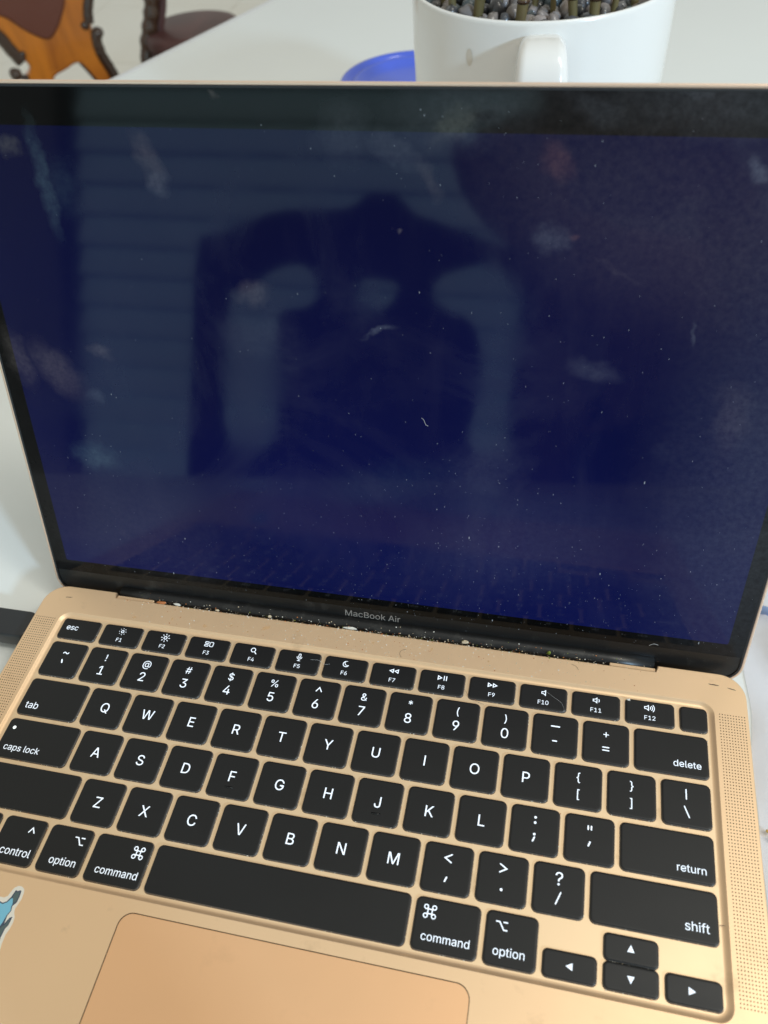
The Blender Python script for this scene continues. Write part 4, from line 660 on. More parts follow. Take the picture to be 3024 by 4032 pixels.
# ---- lid: everything in the frame (x, s up the glass, d in front of the glass)
TH = .3157; Y0 = 59.163
def lidp(x, s, d=0.): return Vector((x, Y0+s*math.sin(TH)-d*math.cos(TH), s*math.cos(TH)+d*math.sin(TH)))
def lm(name, V, F, mats, smooth=False, parent=None, mi=None):
    return lp(name, mesh(name, [lidp(*v) for v in V], F, smooth, mi, LO), mats, parent)
SB, ST, RX = -8.5, 205.9, 152.3
def lo(i, r=9.5): return rr(-RX+i, RX-i, SB+i, ST-i, max(.5, r-i), 8)
L = [[(x, y, z) for x, y in lo(i)] for i, z in ((1.15, -.55), (1.08, .10), (.95, .17), (.30, .15), (.06, .0), (0, -.4), (0, -1.4), (.25, -2.6), (1.2, -3.6), (2.6, -4.0))]
V, F = rings(L, False, True); F = [tuple(reversed(f)) for f in F]
lm('lid_shell', V, F, [M_rim], True)
gk = [[(x, y, z) for x, y in lo(i)] for i, z in ((1.16, -.5), (1.2, .22), (1.55, .26), (1.95, .12))]
V, F = rings(gk, False, False); lm('gasket', V, F, [M_gasket], True)
G0 = 5.4
def half(i, s0): # glass outline clipped at s0
    P = [(x, y) for x, y in lo(i)]; return [(x, y) for x, y in rr(-RX+i, RX-i, s0, ST-i, .6, 3)]
DISP = (-144.1, 144.1, 11.3, 192.4)
gp = rr(-RX+1.9, RX-1.9, G0, ST-1.9, .6, 8)
# top corners rounded, bottom corners square
gp = [p for p in rr(-RX+1.9, RX-1.9, G0, ST-1.9, 7.6, 8) if p[1] > 60]+[(-RX+1.9, G0), (RX-1.9, G0)]
def planar(name, polys, d, mats, parent=None):
    me = (print2d if isinstance(polys[0], GP) else fill2d)(name, polys, 0)
    for v in me.vertices:
        q = lidp(v.co.x/MM, v.co.y/MM, d)-LO; v.co = q*MM
    me.update(); return lp(name, me, mats, parent)
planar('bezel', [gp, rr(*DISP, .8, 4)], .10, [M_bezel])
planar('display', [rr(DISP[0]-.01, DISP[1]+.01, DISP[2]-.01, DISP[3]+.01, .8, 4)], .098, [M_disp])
# glass lower edge lip
V, F = rings([[(-RX+1.9, G0, .10), (-RX+1.9, G0-.12, -.05), (-RX+1.9, G0-.2, -.4)], [(RX-1.9, G0, .10), (RX-1.9, G0-.12, -.05), (RX-1.9, G0-.2, -.4)]], False, False, False)
lm('glass_edge', V, F, [mat('glass_cut_edge', (.35, .36, .36), .2)])
# strip below the glass
lowp = [(RX-1.7, G0-.1)]+[(x, y) for x, y in lo(1.7) if y < G0-1 and x > 0][::1]
lowp = sorted([p for p in lo(1.7) if p[1] < G0-1], key=lambda p: math.atan2(p[1]-60, p[0]))
lowp = lowp+[(RX-1.7, G0-.15), (-RX+1.7, G0-.15)]
hc = planar('hinge_cover', [lowp], -.32, [M_hinge])
# barrel between the lid and the base
V, F = tube([(x, 57.2, -3.4) for x in (-118, -100, 0, 100, 118)], 3.6, 20); lp('hinge_barrel', mesh('hinge_barrel', V, F, True, org=LO), [M_hinge])
V, F = rings([lift(rr(-118.3, 118.3, 52.5, 58, .3, 2), -9), lift(rr(-118.3, 118.3, 52.5, 58, .3, 2), -5.2)]); lp('hinge_channel', mesh('hinge_channel', V, F, org=LO), [M_hinge])
P = fit_text('MacBook Air', -12.4, 12.0, .15)
wm = planar('wordmark', P, -.28, [M_word], hc)

# ---- dried residue, scuffs, crumbs
def speckle(name, pts, parent, mats, label, cat='crumbs', group=None):
    V, F, mi = [], [], []
    for c, r, sq, k in pts:
        v, f = blob(c, r, random.random()*99, 1, sq, .3); o = len(V); V += v; F += [tuple(i+o for i in q) for q in f]; mi += [k]*len(f)
    me = mesh(name, V, F, False, mi); o = link(name, me, parent, mats)
    if parent is None: tag(o, label, cat, group, 'stuff')
    return o
CR = [M_crumb, M_crumbw, M_orange, M_green]
pts = []
for i in range(900):
    x = random.gauss(0, 70)
    if abs(x) > 120: continue
    y = random.uniform(52.2, 55.5); r = random.choice([.09, .11, .14, .18, .24, .34])
    z = -.25 if y > 52.5 else .35
    ph_ = R(168-min(75, random.expovariate(1/16)))
    c = (x, 57.2+3.66*math.cos(ph_), -3.4+3.66*math.sin(ph_)) if random.random() < .8 else (x, 52.3-abs(random.gauss(0, .35)), .35)
    pts.append((c, r, (1, .8, .6), random.choices([0, 1, 2, 3], [6, 4, 2.2, 1.2])[0]))
speckle('crumbs', pts, None, CR, 'fine pale and orange crumbs caught along the black hinge of the laptop')
pts = []
for i in range(460):
    x = random.gauss(-5, 58); y = random.uniform(41, 52)
    if abs(x) > 132: continue
    pts.append(((x, y if y > 42.2 else 42.4, .32), random.choice([.10, .13, .16, .20, .3]), (1, .9, .4), random.choices([0, 1, 2], [6, 4, 1.6])[0]))
speckle('crumbs', pts, None, CR, 'scattered dust and food specks on the metal strip between hinge and keyboard')
# dust in the gaps along key edges
pts = []
for i in range(1500):
    s_ = random.choice(SLOTS); e = random.random()
    if e < .55: c = (random.uniform(s_[0]+1, s_[1]-1), s_[2]+random.uniform(0, .25), -.6)
    else: c = (s_[1]-random.uniform(0, .25), random.uniform(s_[2]+1, s_[3]-1), -.6)
    pts.append((c, random.choice([.07, .09, .12, .18]), (1, 1, .7), random.choices([0, 1, 2], [5, 4, 1])[0]))
speckle('dust', pts, None, CR, 'tiny dust grains lodged along the lower and right edges of the keys', 'dust')
# specks on the screen
V, F = [], []
for i in range(900):
    x = random.uniform(-143, 144) if random.random() < .45 else random.gauss(45, 50)
    s_ = random.uniform(-4, 200) if random.random() < .3 else abs(random.gauss(0, 45))+4
    if abs(x) > 149 or s_ > 203: continue
    r = random.choice([.035, .045, .055, .065, .08, .10]) if random.random() < .97 else random.choice([.13, .2])
    el = random.choice([1, 1.5, 2.6, 3.4]); n_ = 5; o = len(V); a0 = random.random()*6
    for k in range(n_): a = a0+k*2*math.pi/n_; V.append(lidp(x+r*math.cos(a)*.9, s_+r*el*math.sin(a), .16 if s_ > 5.4 else -.22))
    F.append(tuple(o+k for k in range(n_)))
tag(link('dust', mesh('dust', V, F), None, [M_dust]), 'fine pale dust specks and lint sprinkled over the dark laptop screen', 'dust', None, 'stuff')
# single larger bits
def bit(name, c, r, sq, M, label, cat, seed=1, sub=2):
    v, f = blob((0, 0, 0), r, seed, sub, sq, .45); o = link(name, mesh(name, v, f), None, [M]); o.location = Vector(c)*MM
    return tag(o, label, cat)
bit('herb_flake', (76.1, 54.5, -.2), 1.15, (.8, .5, 1.25), M_green, 'yellow green dried herb flake stuck on the hinge right of the wordmark', 'food flake', 4, 1)
bit('crumb', (-8.1, 53.1, .3), 1.0, (2.6, .6, .6), M_crumbw, 'large pale flaky crumb on the hinge edge just below the wordmark', 'crumb', 8)
bit('crumb', (41.3, 54.2, -.2), 1.1, (1.2, .6, .7), M_crumb, 'tan crumb on the hinge between wordmark and herb flake', 'crumb', 3)
bit('crumb', (-97.0, 53.2, -.1), 1.0, (2.4, .6, .6), M_orange, 'orange brown crumb beside the left hinge notch', 'crumb', 5)
bit('crumb', (-88.8, 53.2, .2), 1.0, (1.6, .6, .7), M_crumbw, 'pale crumb right of the orange crumb by the left hinge', 'crumb', 6)
bit('crumb', (-69.5, 53.0, .2), .8, (1.2, .6, .6), M_crumb, 'small brownish crumb on the left part of the hinge edge', 'crumb', 9)
bit('crumb', (-45.3, 53.9, -.4), .9, (1, .6, .8), M_crumb, 'tan crumb flake on black hinge left of the wordmark', 'crumb', 11)
bit('crumb', (107.9, 38.1, .2), .6, (1.2, .7, .5), M_crumbw, 'pale crumb on the upper left corner of the F12 key', 'crumb', 12)
def smear(pts, r, M, name, label, cat, z=.312):
    P = []
    n_ = len(pts)
    tag(link(name, mesh(name, [(x, y, z) for x, y in pts], [tuple(range(n_))]), None, [M]), label, cat)
def patch(name, cx, cy, rx, ry, M, label, cat='stain', rot=0, seed=0):
    V = []
    for k in range(26):
        a = 2*math.pi*k/26; q = 1+.55*mnoise.noise(Vector((math.cos(a)*1.4+seed, math.sin(a)*1.4, seed*2.)))
        u, w = rx*q*math.cos(a), ry*q*math.sin(a); V.append((cx+u*math.cos(rot)-w*math.sin(rot), cy+u*math.sin(rot)+w*math.cos(rot), .312))
    me = mesh(name, V, [tuple(range(26))]); o = link(name, me, None, [M]); return tag(o, label, cat)
patch('food_stain', -72.2, 44.2, .9, .7, M_tan, 'small orange food stain above the F3 key', seed=3)
patch('food_stain', -44.8, 47.4, 2.2, .75, M_tan, 'larger tan smear on the metal strip above the F4 and F5 keys', rot=.6, seed=5)
patch('food_stain', -105.5, 43.6, .9, .5, M_tan, 'faint tan stain above the F1 key', rot=.3, seed=6)
patch('food_stain', -30.5, 48.4, .8, .5, M_tan, 'tan spot just below the hinge left of the wordmark', rot=.9, seed=8)
for sx, sy, rx, ry, sd in ((-88, 45.5, .7, .5, 11), (-60.5, 46.2, .6, .4, 13), (-52.3, 44.4, .5, .35, 14), (-20, 45.2, .7, .45, 15), (3, 47.5, .6, .4, 16), (28, 48.2, .8, .5, 17), (52, 46.3, .5, .4, 18)):
    patch('food_stain', sx, sy, rx, ry, M_tan, 'tan food speck on the metal strip %s' % {-88: 'above the gap between the F2 and F3 keys', -60.5: 'above the right end of the F3 key', -52.3: 'above the left part of the F4 key', -20: 'above the F5 key', 3: 'above the gap between the F6 and F7 keys', 28: 'above the F8 key', 52: 'above the F9 key'}[sx], rot=sd, seed=sd)
patch('scuff_mark', 140.3, 49.9, 2.2, .24, M_scuff, 'long dark scuff on the right rear corner of the base', 'scuff', -.05, 2)
patch('scuff_mark', 147.0, 49.0, 1.6, .18, M_scuff, 'short dark scuff nearest the right rear edge of the base', 'scuff', -.2, 4)
patch('scuff_mark', -140.6, 49.2, 1.6, .18, M_scuff, 'brown scuff on the left rear corner of the base', 'scuff', .1, 7)
patch('scuff_mark', 137.6, -38.8, .9, .12, M_scuff, 'tiny dark scuff right of the right shift key', 'scuff', .05, 9)
def strand(name, pts, r, M, label, cat='hair'):
    P = [Vector(p) for p in pts]; Q = []
    for i in range(len(P)-1):
        a, b, c, d = P[max(i-1, 0)], P[i], P[i+1], P[min(i+2, len(P)-1)]
        for k in range(6):
            t = k/6; Q.append(.5*((2*b)+(c-a)*t+(2*a-5*b+4*c-d)*t*t+(3*b-a-3*c+d)*t**3))
    Q.append(P[-1]); V, F = tube(Q, r, 5); tag(link(name, mesh(name, V, F, True), None, [M]), label, cat)
strand('hair', [(17.5, 46.6, .4), (15.7, 45.6, .5), (15.2, 44.0, .5), (16.1, 42.4, .4)], .045, M_hair, 'thin dark curved hair on the metal strip above the F7 key')
strand('hair', [(43.6, 34.2, .15), (44.2, 32.0, .2), (46.5, 29.2, .2), (50, 27.6, -.2), (52.5, 27.0, -.2)], .045, M_hair, 'long dark hair curling around the F9 key')
strand('hair', [(85.4, 50.3, .4), (87.2, 49.6, .45), (88.2, 48.2, .4)], .045, M_hair, 'short dark hair on the metal strip below the herb flake')
strand('lint_fibre', [(76, 36.6, .1), (79.5, 34.2, .3), (82.3, 32.4, .2), (83.6, 29.2, .1), (81.6, 28.4, -.2)], .032, M_lint, 'pale fibre lying across the F10 key', 'lint')
strand('lint_fibre', [(-21.5, 35.4, .1), (-17.8, 35.6, .2), (-15.2, 34.2, .2), (-12.8, 34.6, .2)], .04, M_lint, 'grey fibre lying across the F5 key', 'lint')
strand('lint_fibre', [lidp(20.0, 97.4, .2), lidp(20.9, 96.6, .25), lidp(21.6, 94.9, .25), lidp(22.6, 94.4, .2)], .055, M_lint, 'tiny curled white fibre in the middle of the dark screen', 'lint')
strand('lint_fibre', [lidp(115, 5.8, .2), lidp(116.6, 6.9, .25), lidp(118.4, 6.6, .25)], .07, M_lint, 'short curled fibre at the lower right of the screen glass', 'lint')

# ------------------------------------------------------------------ sticker on the palm rest
ST_ = empty('sticker', (-100, -80, .3), 'white bordered die-cut sticker with sky blue shape on the left palm rest', 'sticker')
so = (-100, -80, .3)
outl = [(-112, -76), (-108.6, -75.5), (-105.7, -74.8), (-104.0, -74.8), (-102.9, -74.1), (-102.5, -72.6), (-101.9, -71.1), (-100.8, -70.3), (-99.4, -70.3), (-98.2, -70.9), (-97.7, -72.1), (-97.5, -74.2), (-98.0, -76.2), (-98.3, -77.6), (-97.7, -79.0), (-97.0, -79.9), (-96.7, -81.6), (-96.9, -83.9), (-97.4, -85.6), (-97.2, -88.5), (-96.8, -90.5), (-97.5, -94.8), (-101, -100), (-112, -103)]
def flat(name, pts, z, M): link(name, fill2d(name, [pts], z, so), ST_, [M])
V, F = rings([lift(outl, .302), lift([(x*.999-.1, y*.999-.08) for x, y in outl], .40)])
link('paper_border', mesh('paper_border', V, F, org=so), ST_, [mat('sticker_white', (.86, .83, .74), .35)])
ink = mat('sticker_dark_ink', (.05, .07, .12), .4); sky = mat('sticker_sky_blue', (.22, .58, .78), .35); gry = mat('sticker_slate', (.10, .15, .15), .4)
flat('ink_outline', [(-111, -77.3), (-108.1, -76.5), (-104.8, -76.2), (-103.6, -76.5), (-102.4, -75.8), (-101.6, -74.3), (-101.0, -71.8), (-100.2, -72.0), (-99.2, -71.5), (-98.8, -71.9), (-98.6, -73.6), (-98.6, -75.4), (-99.6, -76.9), (-99.2, -78.4), (-99.8, -80.0), (-99.6, -82.6), (-98.7, -80.5), (-97.8, -80.0), (-97.8, -81.6), (-97.9, -82.8), (-98.5, -84.0), (-98.6, -86.7), (-98.3, -88.2), (-98.9, -92.5), (-103, -97), (-111, -99)], .404, ink)
flat('blue_print', [(-111, -77.8), (-108.1, -77.0), (-104.8, -76.6), (-103.5, -76.9), (-102.1, -76.1), (-101.2, -74.6), (-100.7, -74.4), (-99.9, -76.2), (-99.9, -77.1), (-99.5, -78.4), (-100.1, -79.9), (-100.4, -82.5), (-101.0, -84.6), (-101.2, -86.5), (-100.2, -90), (-100.6, -93), (-104, -96), (-111, -98)], .408, sky)
flat('grey_tip', [(-101.0, -74.1), (-100.8, -72.4), (-100.2, -72.4), (-99.3, -72.0), (-99.0, -73.5), (-99.0, -75.1), (-99.7, -76.0), (-100.4, -75.0)], .412, gry)
flat('grey_tip', [(-99.2, -82.9), (-98.6, -81.2), (-98.1, -80.8), (-98.2, -82.8), (-98.9, -84.1), (-98.9, -86.2), (-100.1, -88.4), (-100.9, -86.5), (-100.6, -84.6), (-99.9, -83.4)], .412, gry)

# ------------------------------------------------------------------ adapter plugged into the left side
us = empty('usb_adapter', (-163, 34, -16), 'black usb adapter plugged into the left side of the laptop', 'adapter')
uo = (-163, 34, -16)
L = [[(x, y, z) for x, y in rr(-176+i, -154.6-i*.2, 27.6+i, 41.4-i, 2.4, 5)] for i, z in ((.9, -12.6), (.2, -12.0), (0, -11.2), (0, -4.4), (.25, -3.6), (.9, -3.1))]
V, F = rings(L, True, True); link('housing', mesh('housing', V, F, [True]*(len(F)-2)+[False]*2, org=uo), us, [M_usb])
V, F = rings([[(x, 34.5+a, -7.9+b) for a, b in rr(-4.2, 4.2, -1.3, 1.3, 1.2, 4)] for x in (-155, -150.5)], True, True); link('plug', mesh('plug', V, F, org=uo), us, [mat('steel_plug', (.6, .6, .6), .3, metal=1)])
V, F = tube([(-175, 34.5, -8), (-180, 34.4, -8.6)], [3, 2.2], 12); link('strain_relief', mesh('strain_relief', V, F, True, org=uo), us, [M_usb])

# ------------------------------------------------------------------ table
TZ = -16.0
TT0 = -790
e0 = Vector((-429, 684)); ed = Vector((.395, .919)).normalized(); en = Vector((ed.y, -ed.x))   # left edge of the table, en points inwards
def ep(t, w): p = e0+ed*t+en*w; return (p.x, p.y)
tb = empty('table', (200, 200, -766), 'white glossy dining table carrying the laptop and the planter', 'table')
to = (200, 200, -766)
A = [ep(TT0, 26), ep(TT0, 1150), ep(900, 1150), ep(900, 26)]
V, F = [(x, y, TZ) for x, y in A], [(0, 1, 2, 3)]
link('tabletop', mesh('tabletop', V, F, org=to), tb, [M_table])
prof = [(26, TZ), (18, TZ-.6), (12, TZ-2.2), (4, TZ-5.5), (0, TZ-9), (-1, TZ-14), (0, TZ-24), (30, TZ-27)]
V, F = rings([[(*ep(t, w), z) for w, z in prof] for t in (TT0, 900)], False, False, False)
link('bevelled_edge', mesh('bevelled_edge', V, F, True, org=to), tb, [M_tedge])
for t, w in ((-690, 120), (-690, 1050), (800, 120), (800, 1050)):
    x, y = ep(t, w); V, F = rings([lift(rr(x-s, x+s, y-s, y+s, 6, 3), z) for s, z in ((24, -766), (34, TZ-27))], True, True); link('leg', mesh('leg', V, F, org=to), tb, [M_tedge])
x0, y0 = ep(TT0, 30); P4 = [ep(TT0, 30), ep(TT0, 1145), ep(900, 1145), ep(900, 30)]
V, F = rings([lift(P4, TZ-26.5), lift(P4, TZ-.4)], True, False); link('apron', mesh('apron', V, F, org=to), tb, [M_tedge])

# ------------------------------------------------------------------ floor
FZ = -766.0
V = [(-9000, -5000, FZ-4), (6000, -5000, FZ-4), (6000, 9000, FZ-4), (-9000, 9000, FZ-4)]
fl = link('floor', mesh('floor', V, [(0, 1, 2, 3)]), None, [M_grout]); tag(fl, kind='structure')
tl = mesh('floor_tile', *rings([lift(rr(-298.5, 298.5, -298.5, 298.5, 2, 2), 0), lift(rr(-298.5, 298.5, -298.5, 298.5, 2, 2), 3.6), lift(rr(-297.5, 297.5, -297.5, 297.5, 2, 2), 4)]))
tl.materials.append(M_tile)
for ix in range(-7, 4):
    for iy in range(-2, 10):
        o = bpy.data.objects.new('floor_tile', tl); COL.objects.link(o); o.parent = fl; o.location = Vector((ix*600+140, iy*600+80, FZ-4))*MM

# ------------------------------------------------------------------ planter with pebbles and stems
PC = (36.0, 420.0); PR = 75.5; PZ = 140.0
pt = empty('planter', (PC[0], PC[1], TZ), 'white ceramic mug planter with square handle behind the laptop', 'planter')
po = (PC[0], PC[1], TZ)
prof = [(54, TZ), (58, TZ+1.5), (67, TZ+20), (73, 34), (76, 76), (76.4, 110), (76.2, 130), (76.0, 138), (75.9, 139.6), (75.2, 140.4), (74.0, 140.4), (73.0, 139.4), (72.4, 134), (71.5, 118), (66, 20), (50, -8)]
V, F = lathe(prof, PC, 96, True, True); link('pot', mesh('pot', V, F, True, org=po), pt, [M_ceramic])
# handle: rounded rectangular section swept out from the wall, facing the viewer
hx = Vector((41.5-PC[0], -72, 0)).normalized(); hs = Vector((-hx.y, hx.x, 0))
path = [(70, 127), (84, 131.5), (95, 132), (103, 128), (107, 117), (107, 95), (103, 74), (92, 60), (78, 54), (62, 52)]
L = []
for i, (r, z) in enumerate(path):
    a = Vector(path[max(i-1, 0)]); b = Vector(path[min(i+1, len(path)-1)]); t = (b-a).normalized(); nrm = Vector((-t.y, t.x))
    ring = []
    hw_ = 14.2*(.80, .84, .88, .92, .98, 1.04, 1.06, 1.06, 1.04, 1.0)[i]
    for u, w in rr(-hw_, hw_, -5.8, 5.8, 5.6, 5):
        q = Vector(path[i])+nrm*w; p = Vector((PC[0], PC[1], 0))+hx*q.x+hs*u; ring.append((p.x, p.y, q.y))
    L.append(ring)
V, F = rings(L, True, True)
hd = link('handle', mesh('handle', V, F, True, org=po), pt, [M_ceramic])
sb = hd.modifiers.new('s', 'SUBSURF'); sb.levels = 2; sb.render_levels = 2
P = []
for k in range(16):
    a = 2*math.pi*k/16; th = R(-116)+.026*math.cos(a); z = 121+4.5*math.sin(a); rad = 76.45
    P.append((PC[0]+rad*math.cos(th), PC[1]+rad*math.sin(th), z))
link('brown_spot', mesh('brown_spot', P, [tuple(range(16))], org=po), pt, [M_stain])
V, F = lathe([(69.8, 126), (30, 127), (.1, 127)], PC, 40, False, True); link('gravel_bed', mesh('gravel_bed', V, F, True, org=po), pt, [M_soil])
pm = []
for i in range(7):
    v, f = blob((0, 0, 0), 1, i*2.3+1, 2, (1, .82, .7), .28); me = mesh('pebble', [(a*1, b*1, c*1) for a, b, c in v], f, True); me.materials.append(M_peb[i % 6]); pm.append(me)
stems = [(-30, -52, .5), (-18, -58, 3.2), (20-19, -60, 4.2), (-7, -56, 3.4), (29, -58, 3.2), (36, -54, 3.6), (54, -40, 3.0), (-44, -40, 2.5), (-50, -34, 2.6), (10, -20, 4)]
placed = []; tries = 0
random.seed(21)
while len(placed) < 190 and tries < 12000:
    tries += 1
    a = random.uniform(0, 2*math.pi); rad = 66*math.sqrt(random.random()); x, y = rad*math.cos(a), rad*math.sin(a); r = random.uniform(3.4, 6.2)
    if len(placed) < 60: y = -abs(y)
    if any((x-q[0])**2+(y-q[1])**2 < (.78*(r+q[2]))**2 for q in placed): continue
    if math.hypot(x, y)+r > 70: continue
    placed.append((x, y, r))
    o = bpy.data.objects.new('pebble', pm[random.randrange(7)]); COL.objects.link(o)
    o.location = Vector((PC[0]+x, PC[1]+y, 128.5+random.uniform(-.5, 4.5)))*MM; o.scale = (r, r, r)
    o.rotation_euler = [random.uniform(0, 6.28) for _ in range(3)]
    tag(o, 'smooth grey pebble among many filling the top of the white planter', 'pebble', 'pebbles filling the white planter')
SD = [('thin dark stem at the far left inside the planter rim', -57, -12, 2.0), ('slim brown stem just right of the leftmost stem in the planter', -48, -28, 2.6), ('olive stem left of the pebbles centre in the planter', -33, -38, 3.4),
      ('thick tan stem standing left of the planter handle', -8, -48, 3.6), ('bright olive stem right of the planter handle, left one of the close pair', 21, -44, 3.0), ('greenish stem right of the planter handle, right one of the close pair', 31, -46, 3.4),
      ('slender stem at the right side of the planter pebbles', 52, -22, 2.8),
      ('thin grey green stem behind the thick tan stem in the planter', -2, -28, 2.2), ('thin stem between the thick tan stem and the close pair', 8, -34, 1.9), ('thin shaded stem in the middle rear of the planter', 14, -12, 2.2),
      ('thin dark stem behind the right slender stem', 60, -8, 2.0), ('thin olive stem right of the close pair in the planter', 42, -36, 2.1), ('faint thin stem at the rear left of the planter', -24, -18, 2.2)]
for lb, x, y, r in SD:
    X, Y = PC[0]+x, PC[1]+y; lean = random.uniform(-.05, .05); ly = random.uniform(.0, .05)
    pts = []; rd = []
    for k in range(15):
        z = 118+k*12; pts.append((X+lean*k*12+1.2*math.sin(k*1.1+x), Y+ly*k*12+math.cos(k*.9+y), z)); rd.append(.78*r*(1.18 if k % 5 == 2 else 1)*(1-.008*k))
    st = empty('plant_stem', (X, Y, 118), lb, 'plant stem', 'stems standing in the planter')
    V, F = tube(pts, rd, 12); link('stalk', mesh('stalk', V, F, True, org=(X, Y, 118)), st, [M_stem])
    for k in (2, 7, 12):
        p = pts[k]; V, F = tube([(p[0], p[1], p[2]-.9), (p[0], p[1], p[2]+.9)], r*.98, 12); link('node_ring', mesh('node_ring', V, F, True, org=(X, Y, 118)), st, [M_dwood])

# ------------------------------------------------------------------ blue lid lying behind the laptop
BC = (-93.0, 663.0)
V, F = lathe([(.1, TZ+1.5), (40, TZ+1.5), (46, TZ+3), (50, TZ+7), (53, TZ+8.6), (55.5, TZ+7.6), (57, TZ+4.4), (59, TZ+4.2), (61, TZ+6.6), (64, TZ+9.4), (66.5, TZ+9), (67.6, TZ+6), (67.2, TZ+.6), (64, TZ+.3), (.1, TZ+.3)], BC, 72)
bo = (BC[0], BC[1], TZ)
o = link('plastic_dish', mesh('plastic_dish', V, F, True, org=bo), None, [M_blue]); o.location = Vector(bo)*MM
tag(o, 'round royal blue plastic dish lying behind the laptop, left of the planter', 'dish')

# ------------------------------------------------------------------ crumpled clear plastic at the right of the laptop
V, F = [], []; nx, ny = 46, 90
for j in range(ny+1):
    for i in range(nx+1):
        x = 157+i*5.2; y = -190+j*5.2
        p = Vector((x*.013, y*.007, 0)); h = abs(mnoise.noise(p*1.9+Vector((3, 1, 0))))*9+abs(mnoise.noise(Vector((x*.07+y*.03, y*.022-x*.012, 4))))*8
        e = min(1, i/3); V.append((x+3.5*mnoise.noise(Vector((0, y*.03, 9))), y, TZ+.6+h*e))
for j in range(ny):
    for i in range(nx):
        a = j*(nx+1)+i; F.append((a, a+1, a+nx+2, a+nx+1))
o = link('plastic_sheet', mesh('plastic_sheet', V, F, True), None, [M_wrap]); tag(o, 'wrinkled clear plastic sheet on the table right of the laptop', 'plastic sheet')
V, F = tube([(164, 99, -13), (182, 93.5, -12), (215, 84, -12), (250, 74, -12.6)], [2.2, 3.0, 3.2, 3.0], 16); o = link('drinking_straw', mesh('drinking_straw', V, F, True), None, [M_pale]); tag(o, 'pale blue plastic tube lying beside the right edge of the laptop screen', 'tube')
pv = []
for i in range(9): pv.append(blob((160.0+random.uniform(-1.2, 2.2), -.5+random.uniform(-2, 2), -13+random.uniform(-1, 1.5)), random.uniform(.5, 1.0), i, 1))
V, F = merge(pv); o = link('gold_bead_cluster', mesh('gold_bead_cluster', V, F, True), None, [mat('bead_gold', (.80, .60, .25), .25, metal=.8)]); tag(o, 'tiny gold bead cluster on the table at the right edge beside the speaker grille', 'trinket')

# ------------------------------------------------------------------ carved chairs beyond the table
KC = 1.3
CO = CAMPOS+(Vector((-823.49, 1207.0, -154.4))-CAMPOS)*KC
hh = Vector((-0.55474758, 0.83201871, 0)); rg = Vector((hh.y, -hh.x, 0))
def cp(u, w, d=0.): return CO+rg*(u*KC)+Vector((0, 0, w*KC))+hh*d
def slab(P, d0, d1, bev=4):
    n_ = len(P); c = Vector((sum(p[0] for p in P)/n_, sum(p[1] for p in P)/n_))
    def sh(q):
        out = []
        for i, p in enumerate(P):
            a, b = Vector(P[i-1]), Vector(P[(i+1) % n_]); t = (b-a).normalized(); nn = Vector((t.y, -t.x)); out.append((p[0]-nn.x*q, p[1]-nn.y*q))
        return out
    L = [[tuple(cp(u, w, d)) for u, w in sh(q)] for q, d in ((bev*.8, d0), (0, d0+bev), (0, d1-bev), (bev*.8, d1))]
    return L
def ccw(P): return P if sum(P[i-1][0]*P[i][1]-P[i][0]*P[i-1][1] for i in range(len(P))) > 0 else P[::-1]
def smoothpoly(P, it=2):
    for _ in range(it):
        Q = []
        for i in range(len(P)):
            a, b = P[i-1], P[i]; Q += [(a[0]*.75+b[0]*.25, a[1]*.75+b[1]*.25), (a[0]*.25+b[0]*.75, a[1]*.25+b[1]*.75)]
        P = Q
    return P
def tess_slab(name, P, d0, d1, parent, M, org, holes=()):
    P = ccw(P); L = slab(P, d0, d1)
    n_ = len(P); V, F = rings(L, False, False)
    from mathutils.geometry import tessellate_polygon
    tri_ = tessellate_polygon([[Vector((u, w, 0)) for u, w in P]])
    for t in tri_: F.append(tuple(t)); F.append(tuple(3*n_+i for i in t[::-1]))
    me = mesh(name, V, F, False, org=org); bm = bmesh.new(); bm.from_mesh(me); bmesh.ops.recalc_face_normals(bm, faces=bm.faces); bm.to_mesh(me); bm.free()
    return link(name, me, parent, [M])
c1o = tuple(cp(0, -100)); c1o = (c1o[0], c1o[1], FZ)
ch = empty('carved_chair', c1o, 'amber wooden chair with brown leather back and dark carved edges at upper left', 'chair')
half_r = [(-40, -38), (-59, -53), (-60, -75), (-70, -130), (-78, -190), (-60, -190), (-48, -130), (-16, -75), (-10, -59), (-3, -54), (15, -50), (32, -43), (41, -44), (49, -59), (62, -86), (80, -130), (98, -200), (118, -200), (104, -130), (92, -86), (90, -66), (82, -50), (79, -35), (76, -12), (77, 6), (91, 40), (100, 90), (98, 150), (80, 205), (30, 240), (-35, 250), (-110, 240), (-160, 200), (-178, 140), (-165, 90), (-120, 55), (-72, 22), (-54, -9), (-43, -26)]
tess_slab('frame', smoothpoly(half_r, 1), -14, 14, ch, M_wood, c1o)
lea = [(-118, 60), (-75, 55), (-53, 45), (-44, 38), (-29, 21), (-10, 6), (3, 0), (14, 4), (32, 22), (52, 52), (62, 95), (62, 140), (45, 185), (5, 212), (-40, 220), (-95, 210), (-135, 175), (-145, 130), (-140, 85)]
tess_slab('leather_panel', smoothpoly(lea, 1), -20, -4, ch, M_leather, c1o)
